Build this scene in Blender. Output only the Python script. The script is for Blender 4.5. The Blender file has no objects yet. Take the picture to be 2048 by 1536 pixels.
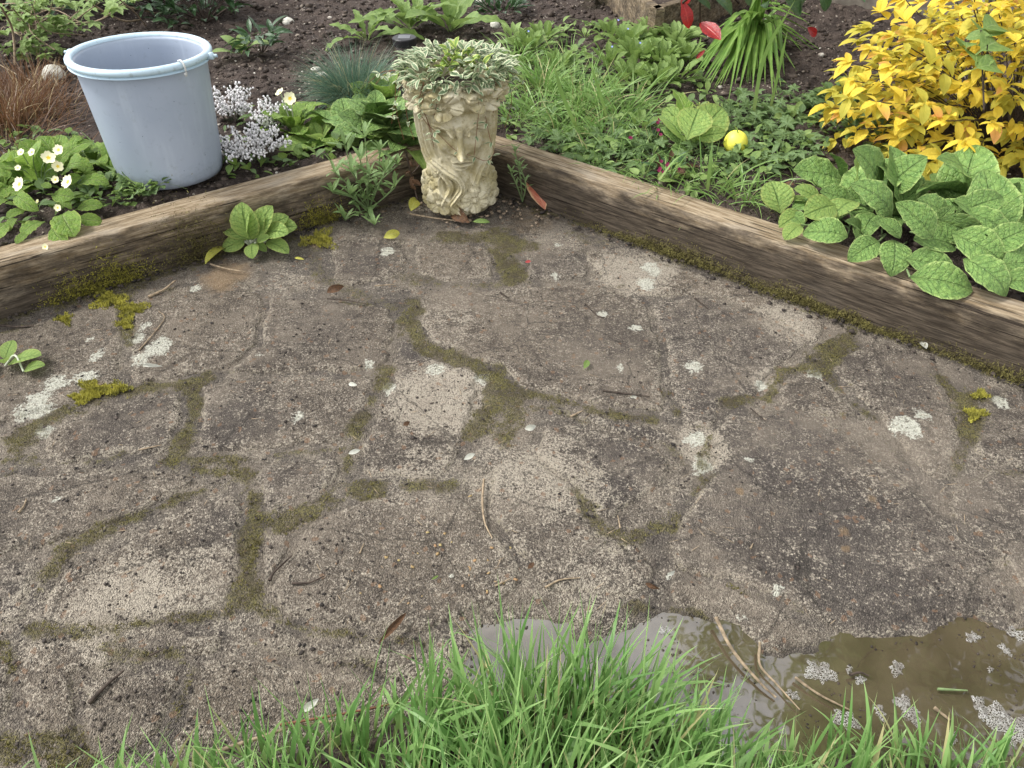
import bpy, math, random
import numpy as np
from mathutils import Vector, Matrix, geometry
random.seed(7); RNG = np.random.default_rng(7)
sc = bpy.context.scene
COL = sc.collection
R = math.radians
# ------------------------------------------------------------------ camera, light
FPX, PITCH, CH = 1540.0, R(40), 1.45           # focal length (pixels of a 2048 wide picture), tilt, eye height
cd = bpy.data.cameras.new('camera'); cam = bpy.data.objects.new('camera', cd); COL.objects.link(cam)
cd.sensor_width = 36; cd.lens = FPX / 2048 * 36; cd.clip_end = 300; cd.clip_start = .02
cam.location = (0, 0, CH); cam.rotation_euler = (R(90) - PITCH, 0, 0); sc.camera = cam
w = bpy.data.worlds.new('World'); sc.world = w; w.use_nodes = True
nt = w.node_tree; bg = nt.nodes['Background']
sky = nt.nodes.new('ShaderNodeTexSky'); sky.sky_type = 'NISHITA'; sky.sun_disc = False
sky.sun_elevation = R(54); sky.sun_rotation = R(-84); sky.dust_density = 2; sky.air_density = 1.0
hs = nt.nodes.new('ShaderNodeHueSaturation'); hs.inputs['Saturation'].default_value = .12
tcw = nt.nodes.new('ShaderNodeTexCoord'); nz = nt.nodes.new('ShaderNodeTexNoise')
nz.inputs['Scale'].default_value = 2.6; nz.inputs['Detail'].default_value = 6; nz.inputs['Roughness'].default_value = .6
rp = nt.nodes.new('ShaderNodeValToRGB'); rp.color_ramp.elements[0].position = .40; rp.color_ramp.elements[0].color = (.75, .78, .84, 1)
rp.color_ramp.elements[1].position = .62; rp.color_ramp.elements[1].color = (2.5, 2.46, 2.4, 1)
mx = nt.nodes.new('ShaderNodeMix'); mx.data_type = 'RGBA'; mx.blend_type = 'MULTIPLY'; mx.inputs[0].default_value = 1
L = nt.links
L.new(sky.outputs[0], hs.inputs['Color']); L.new(tcw.outputs['Generated'], nz.inputs['Vector']); L.new(nz.outputs[0], rp.inputs[0])
L.new(hs.outputs[0], mx.inputs[6]); L.new(rp.outputs[0], mx.inputs[7]); L.new(mx.outputs[2], bg.inputs[0])
bg.inputs[1].default_value = .125
sd = bpy.data.lights.new('sun', 'SUN'); sun = bpy.data.objects.new('sun', sd); COL.objects.link(sun)
sd.energy = 1.5; sd.angle = R(11); sd.color = (1, .97, .92)
sun.rotation_euler = (R(-4), R(-36), 0)
sc.view_settings.view_transform = 'Standard'; sc.view_settings.look = 'None'
sc.view_settings.exposure = 0.96; sc.view_settings.gamma = 1
sc.cycles.max_bounces = 8; sc.cycles.transparent_max_bounces = 12

# ------------------------------------------------------------------ helpers
ct, st = math.cos(PITCH), math.sin(PITCH)
def ray(u, v):
    x = (u - 1024) / FPX; y = (v - 768) / FPX
    return np.array([x, ct - y * st, -(st + y * ct)])
def G(u, v, z=0.):
    d = ray(u, v); t = (CH - z) / -d[2]; return np.array([0, 0, CH]) + d * t
def Gm(u, v):                                   # vectorised, on the ground
    u = np.asarray(u, float); v = np.asarray(v, float)
    x = (u - 1024) / FPX; y = (v - 768) / FPX
    t = CH / (st + y * ct); return np.stack([x * t, (ct - y * st) * t], -1)
def msize(px, P):                               # metres covered by px pixels at a point
    return px / FPX * (P[1] * ct + (CH - P[2]) * st)
def h2(i, j, s=0):
    n = (i.astype(np.int64) * 374761393 + j.astype(np.int64) * 668265263 + s * 974634777) & 0x7fffffff
    n = ((n ^ (n >> 13)) * 1274126177) & 0x7fffffff
    return ((n ^ (n >> 16)) & 0xffff) / 65535.
def vn(x, y, s=0):
    x = np.asarray(x, float); y = np.asarray(y, float)
    i = np.floor(x); j = np.floor(y); a = x - i; b = y - j
    a = a * a * (3 - 2 * a); b = b * b * (3 - 2 * b)
    return (h2(i, j, s) * (1 - a) + h2(i + 1, j, s) * a) * (1 - b) + (h2(i, j + 1, s) * (1 - a) + h2(i + 1, j + 1, s) * a) * b
def fbm(x, y, o=4, s=0):
    r = 0; a = .5; t = 0
    for k in range(o):
        r = r + a * vn(x * 2 ** k + 17 * k, y * 2 ** k - 9 * k, s + k); t += a; a *= .55
    return r / t
def ss(a, b, x):
    t = np.clip((x - a) / (b - a), 0, 1); return t * t * (3 - 2 * t)
def polydist(P, poly, closed=True):              # distance, inside flag
    poly = np.asarray(poly, float); n = len(poly)
    best = np.full(len(P), 1e9); ins = np.zeros(len(P), bool)
    for i in range(n if closed else n - 1):
        a = poly[i]; b = poly[(i + 1) % n]; ab = b - a
        t = np.clip(((P - a) @ ab) / max(ab @ ab, 1e-12), 0, 1)
        best = np.minimum(best, np.hypot(*(P - a - t[:, None] * ab).T))
        if closed:
            c = ((a[1] > P[:, 1]) != (b[1] > P[:, 1]))
            with np.errstate(divide='ignore', invalid='ignore'):
                xx = (b[0] - a[0]) * (P[:, 1] - a[1]) / (b[1] - a[1]) + a[0]
            ins ^= c & (P[:, 0] < xx)
    return best, ins
def mesh_data(name, V, F, mat=None, attrs=None, uv=None, smooth=True, mats=None, midx=None):
    me = bpy.data.meshes.new(name)
    V = np.asarray(V, np.float32)
    if isinstance(F, np.ndarray):
        k = F.shape[1]; m = len(F)
        me.vertices.add(len(V)); me.vertices.foreach_set('co', V.ravel())
        me.loops.add(m * k); me.loops.foreach_set('vertex_index', F.ravel().astype(np.int32))
        me.polygons.add(m); me.polygons.foreach_set('loop_start', np.arange(0, m * k, k, dtype=np.int32))
        me.polygons.foreach_set('loop_total', np.full(m, k, np.int32)); me.update(calc_edges=True)
    else:
        me.from_pydata([tuple(map(float, p)) for p in V], [], F); me.update()
    if uv is not None:
        l = me.uv_layers.new(name='UVMap'); idx = np.empty(len(me.loops), np.int32); me.loops.foreach_get('vertex_index', idx)
        l.data.foreach_set('uv', np.asarray(uv, np.float32)[idx].ravel())
    if attrs:
        for k, a in attrs.items():
            at = me.attributes.new(k, 'FLOAT', 'POINT'); at.data.foreach_set('value', np.asarray(a, np.float32))
    for m_ in (mats or ([mat] if mat else [])): me.materials.append(m_)
    if midx is not None: me.polygons.foreach_set('material_index', np.asarray(midx, np.int32))
    if smooth: me.polygons.foreach_set('use_smooth', np.ones(len(me.polygons), bool))
    return me
def link(name, me, parent=None, loc=None, M=None):
    o = bpy.data.objects.new(name, me); COL.objects.link(o)
    if parent: o.parent = parent
    if loc is not None: o.location = loc
    if M is not None: o.matrix_local = M
    return o
def tag(o, label, cat, group=None, kind=None):
    o['label'] = label
    if cat: o['category'] = cat
    if group: o['group'] = group
    if kind: o['kind'] = kind
    return o
def empty(name, loc, label, cat, group=None):
    o = bpy.data.objects.new(name, None); COL.objects.link(o); o.location = tuple(loc); o.empty_display_size = .05
    return tag(o, label, cat, group)
def joinV(parts):                                # parts: list of (V, F array, uv or None)
    Vs, Fs, Us, n = [], [], [], 0
    for p in parts:
        Vs.append(p[0]); Fs.append(p[1] + n); n += len(p[0])
        if len(p) > 2: Us.append(p[2])
    return np.concatenate(Vs), np.concatenate(Fs), (np.concatenate(Us) if Us else None)
def tube(pts, rad, n=6, cap=True):
    pts = np.asarray(pts, float); m = len(pts)
    rad = np.full(m, rad) if np.isscalar(rad) else np.asarray(rad, float)
    T = np.gradient(pts, axis=0); T /= np.linalg.norm(T, axis=1)[:, None] + 1e-12
    up = np.array([0, 0, 1.]) if abs(T[0][2]) < .9 else np.array([1., 0, 0])
    A = np.cross(T, up); A /= np.linalg.norm(A, axis=1)[:, None] + 1e-12; B = np.cross(T, A)
    an = np.linspace(0, 2 * np.pi, n, endpoint=False)
    V = (pts[:, None] + rad[:, None, None] * (np.cos(an)[None, :, None] * A[:, None] + np.sin(an)[None, :, None] * B[:, None])).reshape(-1, 3)
    F = []
    for i in range(m - 1):
        for j in range(n):
            F.append((i * n + j, i * n + (j + 1) % n, (i + 1) * n + (j + 1) % n, (i + 1) * n + j))
    uv = np.stack([np.repeat(np.linspace(0, 1, m), n), np.full(m * n, .5)], -1)
    return V, np.array(F), uv
def spline(pts, k=8):
    pts = np.asarray(pts, float)
    if len(pts) < 3: return np.linspace(0, 1, k + 1)[:, None] * (pts[1] - pts[0]) + pts[0]
    P = np.vstack([2 * pts[0] - pts[1], pts, 2 * pts[-1] - pts[-2]]); out = []
    for i in range(1, len(P) - 2):
        for t in np.linspace(0, 1, k, endpoint=False):
            a, b, c, d = P[i - 1], P[i], P[i + 1], P[i + 2]
            out.append(.5 * (2 * b + (c - a) * t + (2 * a - 5 * b + 4 * c - d) * t * t + (3 * b - a - 3 * c + d) * t ** 3))
    out.append(P[-2]); return np.array(out)
_t = (1 + 5 ** .5) / 2
ICO_V = np.array([(-1, _t, 0), (1, _t, 0), (-1, -_t, 0), (1, -_t, 0), (0, -1, _t), (0, 1, _t), (0, -1, -_t), (0, 1, -_t), (_t, 0, -1), (_t, 0, 1), (-_t, 0, -1), (-_t, 0, 1)]) / 1.902
ICO_F = np.array([(0, 11, 5), (0, 5, 1), (0, 1, 7), (0, 7, 10), (0, 10, 11), (1, 5, 9), (5, 11, 4), (11, 10, 2), (10, 7, 6), (7, 1, 8), (3, 9, 4), (3, 4, 2), (3, 2, 6), (3, 6, 8), (3, 8, 9), (4, 9, 5), (2, 4, 11), (6, 2, 10), (8, 6, 7), (9, 8, 1)])
def crumbs(P, size, flat=.7, jag=.35, sub=False):
    n = len(P); V = np.repeat(ICO_V[None], n, 0)
    V = V * (1 + jag * (RNG.random((n, 12, 1)) * 2 - 1)); sc_ = np.asarray(size)[:, None] * (.7 + .6 * RNG.random((n, 3)))
    sc_[:, 2] *= flat; V = V * sc_[:, None]
    a = RNG.random(n) * 6.28; c, s = np.cos(a)[:, None], np.sin(a)[:, None]
    V = np.stack([V[..., 0] * c - V[..., 1] * s, V[..., 0] * s + V[..., 1] * c, V[..., 2]], -1) + P[:, None]
    F = (ICO_F[None] + np.arange(n)[:, None, None] * 12).reshape(-1, 3)
    return V.reshape(-1, 3), F
def blob(name, r, mat, seed=1, sub=3, amp=.18, flat=1, fs=2.2):
    import bmesh
    bm = bmesh.new(); bmesh.ops.create_icosphere(bm, subdivisions=sub, radius=1)
    V = np.array([v.co[:] for v in bm.verts]); F = np.array([[v.index for v in f.verts] for f in bm.faces]); bm.free()
    d = 1 + amp * 2 * (fbm(V[:, 0] * fs + seed, V[:, 1] * fs + V[:, 2] * fs * 1.7, 4, seed) - .5)
    return mesh_data(name, V * d[:, None] * np.array([r, r, r * flat]), F, mat)

# ------------------------------------------------------------------ materials
class N:
    def __init__(s, name):
        s.m = bpy.data.materials.new(name); s.m.use_nodes = True; s.t = s.m.node_tree
        s.b = s.t.nodes['Principled BSDF']; s.o = s.t.nodes['Material Output']
    def n(s, ty, **k):
        x = s.t.nodes.new(ty)
        for a, b in k.items(): setattr(x, a, b)
        return x
    def put(s, sock, v):
        if hasattr(v, 'is_linked') or isinstance(v, bpy.types.NodeSocket): s.t.links.new(v, sock)
        elif isinstance(v, tuple) and len(v) == 3 and sock.type == 'RGBA': sock.default_value = (*v, 1)
        else: sock.default_value = v
    def math(s, op, a, b=None, c=None, clamp=False):
        x = s.n('ShaderNodeMath', operation=op); x.use_clamp = clamp; s.put(x.inputs[0], a)
        if b is not None: s.put(x.inputs[1], b)
        if c is not None: s.put(x.inputs[2], c)
        return x.outputs[0]
    def mix(s, f, a, b, mode='MIX'):
        x = s.n('ShaderNodeMix', data_type='RGBA', blend_type=mode); s.put(x.inputs[0], f); s.put(x.inputs[6], a); s.put(x.inputs[7], b); return x.outputs[2]
    def step(s, v, a, b):
        x = s.n('ShaderNodeMapRange', interpolation_type='SMOOTHSTEP'); s.put(x.inputs[0], v)
        x.inputs[1].default_value = a; x.inputs[2].default_value = b; return x.outputs[0]
    def noise(s, scale, vec=None, detail=3, rough=.6, out=0):
        x = s.n('ShaderNodeTexNoise'); x.inputs['Scale'].default_value = scale; x.inputs['Detail'].default_value = detail; x.inputs['Roughness'].default_value = rough
        if vec is not None: s.put(x.inputs['Vector'], vec)
        return x.outputs[out]
    def vor(s, scale, vec=None, feat='F1', rand=1):
        x = s.n('ShaderNodeTexVoronoi', feature=feat); x.inputs['Scale'].default_value = scale; x.inputs['Randomness'].default_value = rand
        if vec is not None: s.put(x.inputs['Vector'], vec)
        return x
    def attr(s, name):
        return s.n('ShaderNodeAttribute', attribute_name=name).outputs['Fac']
    def pos(s): return s.n('ShaderNodeNewGeometry').outputs['Position']
    def obj(s): return s.n('ShaderNodeTexCoord').outputs['Object']
    def scalev(s, v, t):
        x = s.n('ShaderNodeVectorMath', operation='MULTIPLY'); s.put(x.inputs[0], v); x.inputs[1].default_value = t; return x.outputs[0]
    def sep(s, v):
        x = s.n('ShaderNodeSeparateXYZ'); s.put(x.inputs[0], v); return x.outputs
    def uv(s): return s.n('ShaderNodeTexCoord').outputs['UV']
    def rnd(s): return s.math('FRACT', s.math('ADD', s.n('ShaderNodeObjectInfo').outputs['Random'], s.n('ShaderNodeNewGeometry').outputs['Random Per Island']))
    def bump(s, h, strength=.5, dist=.01):
        x = s.n('ShaderNodeBump'); x.inputs['Strength'].default_value = strength; x.inputs['Distance'].default_value = dist
        s.put(x.inputs['Height'], h); s.t.links.new(x.outputs[0], s.b.inputs['Normal']); return x
    def fin(s, col=None, rough=None, spec=None, **k):
        if col is not None: s.put(s.b.inputs['Base Color'], col)
        if rough is not None: s.put(s.b.inputs['Roughness'], rough)
        if spec is not None: s.put(s.b.inputs['Specular IOR Level'], spec)
        return s.m
def plain(name, col, rough=.7, var=.15, scale=40, bump=.2, spec=.3, col2=None):
    n = N(name); p = n.obj(); a = n.noise(scale, p, 4)
    c = n.mix(n.step(a, .35, .7), col, col2 or tuple(x * (1 - var * 2) for x in col))
    n.bump(a, bump, .002); return n.fin(c, rough, spec)

def ground_mat(name, stone):
    n = N(name); p = n.pos()
    big = n.noise(5, p, 4); mid = n.noise(28, p, 4, .65); fine = n.noise(150, p, 3, .7)
    vo = n.vor(330 if stone else 330, p); cell = n.sep(vo.outputs['Color'])[0]
    vo2 = n.vor(95, p); cell2 = n.sep(vo2.outputs['Color'])[1]
    A = (.088, .078, .068) if stone else (.15, .125, .098)
    B = (.158, .138, .122) if stone else (.26, .22, .17)
    if stone:
        r = n.n('ShaderNodeObjectInfo').outputs['Random']; A = n.mix(r, (.074, .062, .054), (.118, .094, .069)); B = n.mix(r, (.158, .134, .110), (.240, .196, .146))
    c = n.mix(n.step(n.math('ADD', n.math('MULTIPLY', big, .5), n.math('MULTIPLY', mid, .5)), .38, .62), A, B)
    dk = n.attr('dark'); c = n.mix(n.math('MULTIPLY', dk, .6), c, (.06, .053, .053))
    # sandy crust: pale cement skin left between the worn dark pits
    pal = n.math('ADD', n.attr('pale'), n.math('MULTIPLY', n.math('SUBTRACT', mid, .5), .9))
    pal = n.math('ADD', pal, n.math('MULTIPLY', n.math('SUBTRACT', fine, .5), 2.2))
    c = n.mix(n.step(pal, .30, .62), c, n.mix(fine, (.36, .305, .235), (.54, .48, .385)))
    # grains
    c = n.mix(n.math('MULTIPLY', n.step(cell, .78, .9), n.math('SUBTRACT', .40, n.math('MULTIPLY', dk, .35))), c, (.42, .365, .30))
    c = n.mix(n.math('MULTIPLY', n.step(cell, .34, .22), .5), c, (.040, .034, .030))
    c = n.mix(n.math('MULTIPLY', n.step(n.noise(48, p, 4, .75), .54, .66), .6), c, (.045, .038, .033))
    c = n.mix(n.math('MULTIPLY', n.step(n.noise(3.1, p, 5, .7), .48, .64), .5), c, (.27, .225, .175))
    crk = n.vor(3.3, n.mix(.06, p, n.noise(9, p, 4, .7, 1)), 'DISTANCE_TO_EDGE'); c = n.mix(n.math('MULTIPLY', n.step(crk.outputs['Distance'], .010, .002), .55 if stone else .2), c, (.035, .03, .024))
    c = n.mix(n.math('MULTIPLY', n.step(cell2, .975, .985), .5), c, (.26, .15, .085))
    li = n.math('ADD', n.math('MULTIPLY', n.attr('lichen'), .8), n.math('MULTIPLY', n.math('SUBTRACT', n.noise(75, p, 5, .75), .5), 1.9))
    lif = n.math('MULTIPLY', n.step(n.math('ADD', li, n.math('MULTIPLY', n.math('SUBTRACT', cell, .5), .25)), .38, .74), n.step(n.attr('lichen'), .02, .3)); c = n.mix(n.math('MULTIPLY', lif, .92), c, n.mix(n.step(fine, .35, .6), (.38, .37, .29), (.68, .67, .57)))
    og = n.math('ADD', n.attr('ochre'), n.math('MULTIPLY', n.math('SUBTRACT', mid, .5), .8)); c = n.mix(n.math('MULTIPLY', n.step(og, .35, .95), .5), c, (.33, .21, .10))
    mo = n.math('ADD', n.attr('moss'), n.math('MULTIPLY', n.math('SUBTRACT', mid, .5), 1.6))
    mo = n.math('ADD', mo, n.math('MULTIPLY', n.math('SUBTRACT', fine, .5), 1.7))
    mcol = n.mix(n.step(n.noise(18, p, 3), .35, .65), (.075, .058, .024), (.150, .135, .034))
    mcol = n.mix(n.step(cell, .2, .6), (.055, .048, .02), mcol)
    mof = n.step(mo, .36, .86); c = n.mix(n.math('MULTIPLY', mof, .82), c, mcol)
    wet = n.attr('wet'); c = n.mix(n.math('MULTIPLY', wet, .6), c, (.045, .036, .026))
    hgt = n.math('ADD', n.math('MULTIPLY', vo.outputs['Distance'], -.9), n.math('MULTIPLY', fine, 1.0))
    hgt = n.math('ADD', hgt, n.math('MULTIPLY', mid, 1.2)); n.bump(hgt, 1, .008)
    rr = n.math('SUBTRACT', .9, n.math('MULTIPLY', wet, .55))
    return n.fin(c, rr, .3)
M_STONE = ground_mat('worn concrete flag', True); M_JOINT = ground_mat('sandy mortar joint', False)

def soil_mat():
    n = N('dark crumbly soil'); p = n.pos(); a = n.noise(9, p, 5, .65); b = n.noise(70, p, 4, .7); v = n.vor(120, p)
    c = n.mix(n.step(a, .35, .65), (.034, .025, .021), (.080, .060, .049))
    c = n.mix(n.step(b, .52, .78), c, (.105, .083, .065)); c = n.mix(n.step(n.sep(v.outputs['Color'])[0], .985, .99), c, (.32, .28, .23))
    n.bump(n.math('ADD', b, n.math('MULTIPLY', v.outputs['Distance'], -.5)), 1, .012); return n.fin(c, .9, .25)
M_SOIL = soil_mat()
def crumb_mat(name, a, b, c_=None, amt=.9):
    n = N(name); p = n.pos(); v = n.vor(55, p); k = n.sep(v.outputs['Color'])[0]
    c = n.mix(k, a, b)
    if c_: c = n.mix(n.step(k, amt, amt + .02), c, c_)
    n.bump(n.noise(300, p, 3), .5, .002); return n.fin(c, .85, .3)
M_CLOD = crumb_mat('soil crumb', (.026, .019, .016), (.10, .077, .060), (.24, .20, .16), .97)
M_GRIT = crumb_mat('dark grit', (.02, .017, .015), (.07, .055, .045))
M_PEBBLE = crumb_mat('pale pebble', (.28, .24, .2), (.60, .57, .50))

def wood_mat(name, grime=1.):
    n = N(name); p = n.obj(); g = n.scalev(p, (2.4, 19, 19)); a = n.noise(4, g, 6, .65); g2 = n.scalev(p, (3, 120, 120)); b = n.noise(3, g2, 3, .6)
    blot = n.noise(5, n.scalev(p, (1, 3, 3)), 4, .6)
    c = n.mix(n.step(a, .35, .66), (.20, .145, .085), (.43, .345, .235))
    c = n.mix(n.math('MULTIPLY', n.step(b, .45, .65), .5), c, (.13, .09, .052))
    c = n.mix(n.math('MULTIPLY', n.step(blot, .5, .72), .45), c, (.36, .32, .26))
    c = n.mix(n.math('MULTIPLY', n.step(n.noise(7, p, 5, .7), .60, .75), .45), c, (.10, .085, .055))
    # grime of damp and algae that climbs the outer face
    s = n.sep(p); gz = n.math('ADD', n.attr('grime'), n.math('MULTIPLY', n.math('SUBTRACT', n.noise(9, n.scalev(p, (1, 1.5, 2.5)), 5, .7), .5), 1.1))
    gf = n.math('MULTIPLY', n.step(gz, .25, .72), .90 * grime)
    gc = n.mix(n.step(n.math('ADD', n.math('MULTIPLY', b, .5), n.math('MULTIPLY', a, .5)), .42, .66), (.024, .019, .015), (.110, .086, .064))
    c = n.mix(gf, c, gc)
    mz = n.math('ADD', n.attr('mossy'), n.math('MULTIPLY', n.math('SUBTRACT', n.noise(14, p, 5, .7), .5), 1.4))
    c = n.mix(n.math('MULTIPLY', n.step(mz, .55, .9), .8), c, (.10, .10, .025))
    sp_ = n.noise(2.2, n.scalev(p, (.9, 55, 55)), 2, .5); c = n.mix(n.math('MULTIPLY', n.step(sp_, .64, .67), .8), c, (.02, .014, .01)); kn = n.vor(2.1, n.scalev(p, (1, 4, 4))); kd = kn.outputs['Distance']; c = n.mix(n.math('MULTIPLY', n.step(kd, .11, .05), .75), c, (.07, .04, .022))
    n.bump(n.math('ADD', n.math('ADD', n.math('MULTIPLY', a, 1.0), b), n.math('MULTIPLY', n.step(sp_, .63, .68), -2.)), .8, .007); return n.fin(c, .85, .2)
M_WOOD = wood_mat('weathered sleeper timber')

def leaf_mat(name, base, dark, vein=None, edge=None, veins=7, rough=.55, quilt=.5, midrib=.05, veinw=.12, spots=None, tip=None, trans=.3, var=.25, edgew=.82, spec=.35, veinmix=.6):
    n = N(name); s = n.sep(n.uv()); u, v = s[0], s[1]; r = n.rnd()
    t = n.math('MULTIPLY', n.math('ABSOLUTE', n.math('SUBTRACT', v, .5)), 2.)
    p = n.obj(); nz_ = n.noise(14, p, 3)
    c = n.mix(n.step(nz_, .3, .7), dark, base)
    c = n.mix(n.math('MULTIPLY', r, var), c, dark); c = n.mix(n.math('MULTIPLY', n.step(n.noise(3.5, n.uv(), 4, .7), .5, .75), .18), c, tuple(min(1, q_ * f_) for q_, f_ in zip(base, (1.35, 1.15, 1.))))
    ch = n.math('FRACT', n.math('ADD', n.math('SUBTRACT', n.math('MULTIPLY', u, float(veins)), n.math('MULTIPLY', t, 1.6)), n.math('MULTIPLY', n.noise(5, n.uv(), 2), 1.1)))
    dv = n.math('ABSOLUTE', n.math('SUBTRACT', ch, .5)); side = n.step(dv, .5 - veinw, .5)
    mid_ = n.step(t, midrib * 1.6, midrib * .4)
    if edge is not None:
        e = n.step(n.math('ADD', t, n.math('MULTIPLY', n.math('SUBTRACT', nz_, .5), .3)), edgew - .1, edgew + .1); c = n.mix(e, c, edge)
    if vein is not None:
        c = n.mix(n.math('MULTIPLY', n.math('MAXIMUM', side, 0.), veinmix * .7), c, vein); c = n.mix(n.math('MULTIPLY', mid_, veinmix), c, vein)
    if tip is not None:
        tr = n.step(n.math('ADD', r, n.math('MULTIPLY', u, .25)), .94, 1.17); c = n.mix(n.math('MULTIPLY', tr, .9), c, tip)
    if spots is not None:
        vv = n.vor(22, n.uv()); c = n.mix(n.math('MULTIPLY', n.step(vv.outputs['Distance'], .17, .1), .7), c, spots)
    h = n.math('SUBTRACT', 0., n.math('ADD', n.math('MULTIPLY', side, .7), n.math('MULTIPLY', mid_, 1.5))); qv = n.vor(13, n.uv()); h = n.math('SUBTRACT', h, n.math('MULTIPLY', qv.outputs['Distance'], 1.2 * quilt))
    h = n.math('ADD', h, n.math('MULTIPLY', n.noise(30, n.uv(), 2), quilt * 1.5)); bp = n.bump(h, min(1, quilt), .004)
    n.fin(c, rough, spec)
    if name == 'foxglove leaf':
        hv = n.n('ShaderNodeVectorMath', operation='ADD'); n.t.links.new(n.uv(), hv.inputs[0]); cx = n.n('ShaderNodeCombineXYZ'); n.put(cx.inputs[0], n.math('MULTIPLY', r, 37.)); n.t.links.new(cx.outputs[0], hv.inputs[1]); n.put(n.b.inputs['Alpha'], n.step(n.noise(4.5, hv.outputs[0], 2, .5), .735, .725)); trans = 0
    if trans:
        tb = n.n('ShaderNodeBsdfTranslucent'); n.put(tb.inputs[0], n.mix(.5, c, tuple(min(1, x * 1.4) for x in base))); ms = n.n('ShaderNodeMixShader'); ms.inputs[0].default_value = trans
        n.t.links.new(n.b.outputs[0], ms.inputs[1]); n.t.links.new(tb.outputs[0], ms.inputs[2]); n.t.links.new(ms.outputs[0], n.o.inputs[0])
    return n.m
LM = {
 'fox': leaf_mat('foxglove leaf', (.205, .325, .080), (.115, .215, .052), (.12, .20, .065), (.31, .42, .13), veins=9, quilt=1, veinw=.10, veinmix=.22, spots=(.55, .62, .32), edgew=.93, rough=.6),
 'foxpale': leaf_mat('pale foxglove leaf', (.34, .46, .12), (.22, .35, .09), (.08, .16, .04), (.36, .42, .12), veins=8, quilt=.8, edgew=.9),
 'prim': leaf_mat('primrose leaf', (.29, .43, .075), (.17, .31, .05), (.42, .52, .2), (.36, .45, .10), veins=8, quilt=1, veinw=.13, edgew=.93),
 'herb': leaf_mat('weed leaf', (.22, .32, .080), (.12, .20, .05), (.30, .40, .14), veins=6, quilt=.4),
 'pale': leaf_mat('pale herb leaf', (.32, .43, .15), (.20, .30, .085), (.28, .38, .16), veins=5, quilt=.4),
 'dark': leaf_mat('dark glossy leaf', (.060, .125, .045), (.026, .062, .024), (.08, .14, .05), veins=6, rough=.3, quilt=.3, spec=.5, trans=.15),
 'blue': leaf_mat('muted green small leaf', (.175, .255, .090), (.09, .155, .052), (.21, .31, .16), veins=4, quilt=.3),
 'vari': leaf_mat('cream edged leaf', (.20, .28, .15), (.12, .19, .10), (.30, .36, .2), (.62, .63, .42), veins=4, quilt=.3, edgew=.58, trans=.2),
 'variy': leaf_mat('yellow green edged leaf', (.19, .30, .05), (.12, .22, .04), (.3, .4, .1), (.50, .55, .14), veins=4, quilt=.3, edgew=.62, trans=.2),
 'gold': leaf_mat('golden spiraea leaf', (.88, .69, .10), (.74, .54, .05), (.60, .42, .04), None, veins=7, quilt=.5, veinw=.06, tip=(.78, .36, .12), trans=.3, veinmix=.4, var=.55),
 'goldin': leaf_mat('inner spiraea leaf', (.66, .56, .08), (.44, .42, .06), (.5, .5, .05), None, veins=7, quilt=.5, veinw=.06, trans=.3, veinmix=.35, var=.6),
 'strap': leaf_mat('strap leaf', (.21, .33, .07), (.11, .22, .04), (.3, .42, .14), None, veins=1, veinw=.0, quilt=.2, rough=.4, midrib=.12, trans=.25),
 'red': leaf_mat('red photinia leaf', (.40, .02, .018), (.22, .01, .01), (.5, .08, .06), None, veins=8, veinw=.06, quilt=.3, rough=.3, spec=.5, trans=.25),
 'dead': leaf_mat('dead brown leaf', (.17, .085, .04), (.06, .035, .02), (.2, .12, .07), None, veins=5, quilt=.6, trans=.1),
 'yel': leaf_mat('fallen yellow leaf', (.55, .52, .10), (.38, .38, .06), (.5, .5, .2), None, veins=6, quilt=.3),
 'pink': leaf_mat('fallen pink leaf', (.62, .24, .15), (.50, .14, .08), (.75, .45, .3), (.66, .45, .25), veins=7, quilt=.3, edgew=.8, spots=(.75, .6, .4)),
 'grn': leaf_mat('erysimum leaf', (.24, .34, .13), (.14, .23, .08), (.22, .32, .16), veins=1, veinw=0, quilt=.2, midrib=.1),
 'bleach': leaf_mat('bleached leaf', (.62, .62, .56), (.45, .46, .38), (.5, .5, .4), None, veins=4, quilt=.3),
}
def grass_mat(name, a, b, tipc):
    n = N(name); s = n.sep(n.uv()); p = n.pos()
    c = n.mix(n.attr('tone'), a, b); c = n.mix(n.step(s[0], .0, .35), n.mix(.5, c, (.30, .32, .12)), c)
    c = n.mix(n.math('MULTIPLY', n.step(s[0], .8, 1.0), .5), c, tipc); c = n.mix(n.math('MULTIPLY', n.step(n.attr('tone'), .93, .945), .8), c, (.50, .42, .22)); n.fin(c, .42, .4)
    tb = n.n('ShaderNodeBsdfTranslucent'); n.put(tb.inputs[0], c); ms = n.n('ShaderNodeMixShader'); ms.inputs[0].default_value = .35
    n.t.links.new(n.b.outputs[0], ms.inputs[1]); n.t.links.new(tb.outputs[0], ms.inputs[2]); n.t.links.new(ms.outputs[0], n.o.inputs[0]); return n.m
M_GRASS = grass_mat('fresh lawn grass', (.12, .26, .065), (.29, .45, .15), (.46, .55, .26))
M_WGRASS = grass_mat('weed grass', (.14, .27, .06), (.27, .41, .12), (.38, .46, .18))
M_FESCUE = grass_mat('blue fescue', (.06, .13, .085), (.15, .235, .15), (.34, .36, .22))
M_DRYG = grass_mat('dry brown sprigs', (.12, .055, .025), (.22, .12, .06), (.3, .18, .09))
M_TWIG = plain('dry twig', (.34, .26, .17), .8, .3, 60)
M_DTWIG = plain('dark twig', (.075, .055, .042), .85, .3, 60)
M_RSTEM = plain('red brown stem', (.20, .085, .045), .6, .2, 80)
M_GSTEM = plain('green stem', (.20, .28, .12), .6, .15, 60)
M_WSTEM = plain('pale woolly stem', (.52, .56, .42), .7, .1, 60)
M_MOSS = crumb_mat('moss tuft', (.075, .062, .022), (.185, .165, .050))
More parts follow.
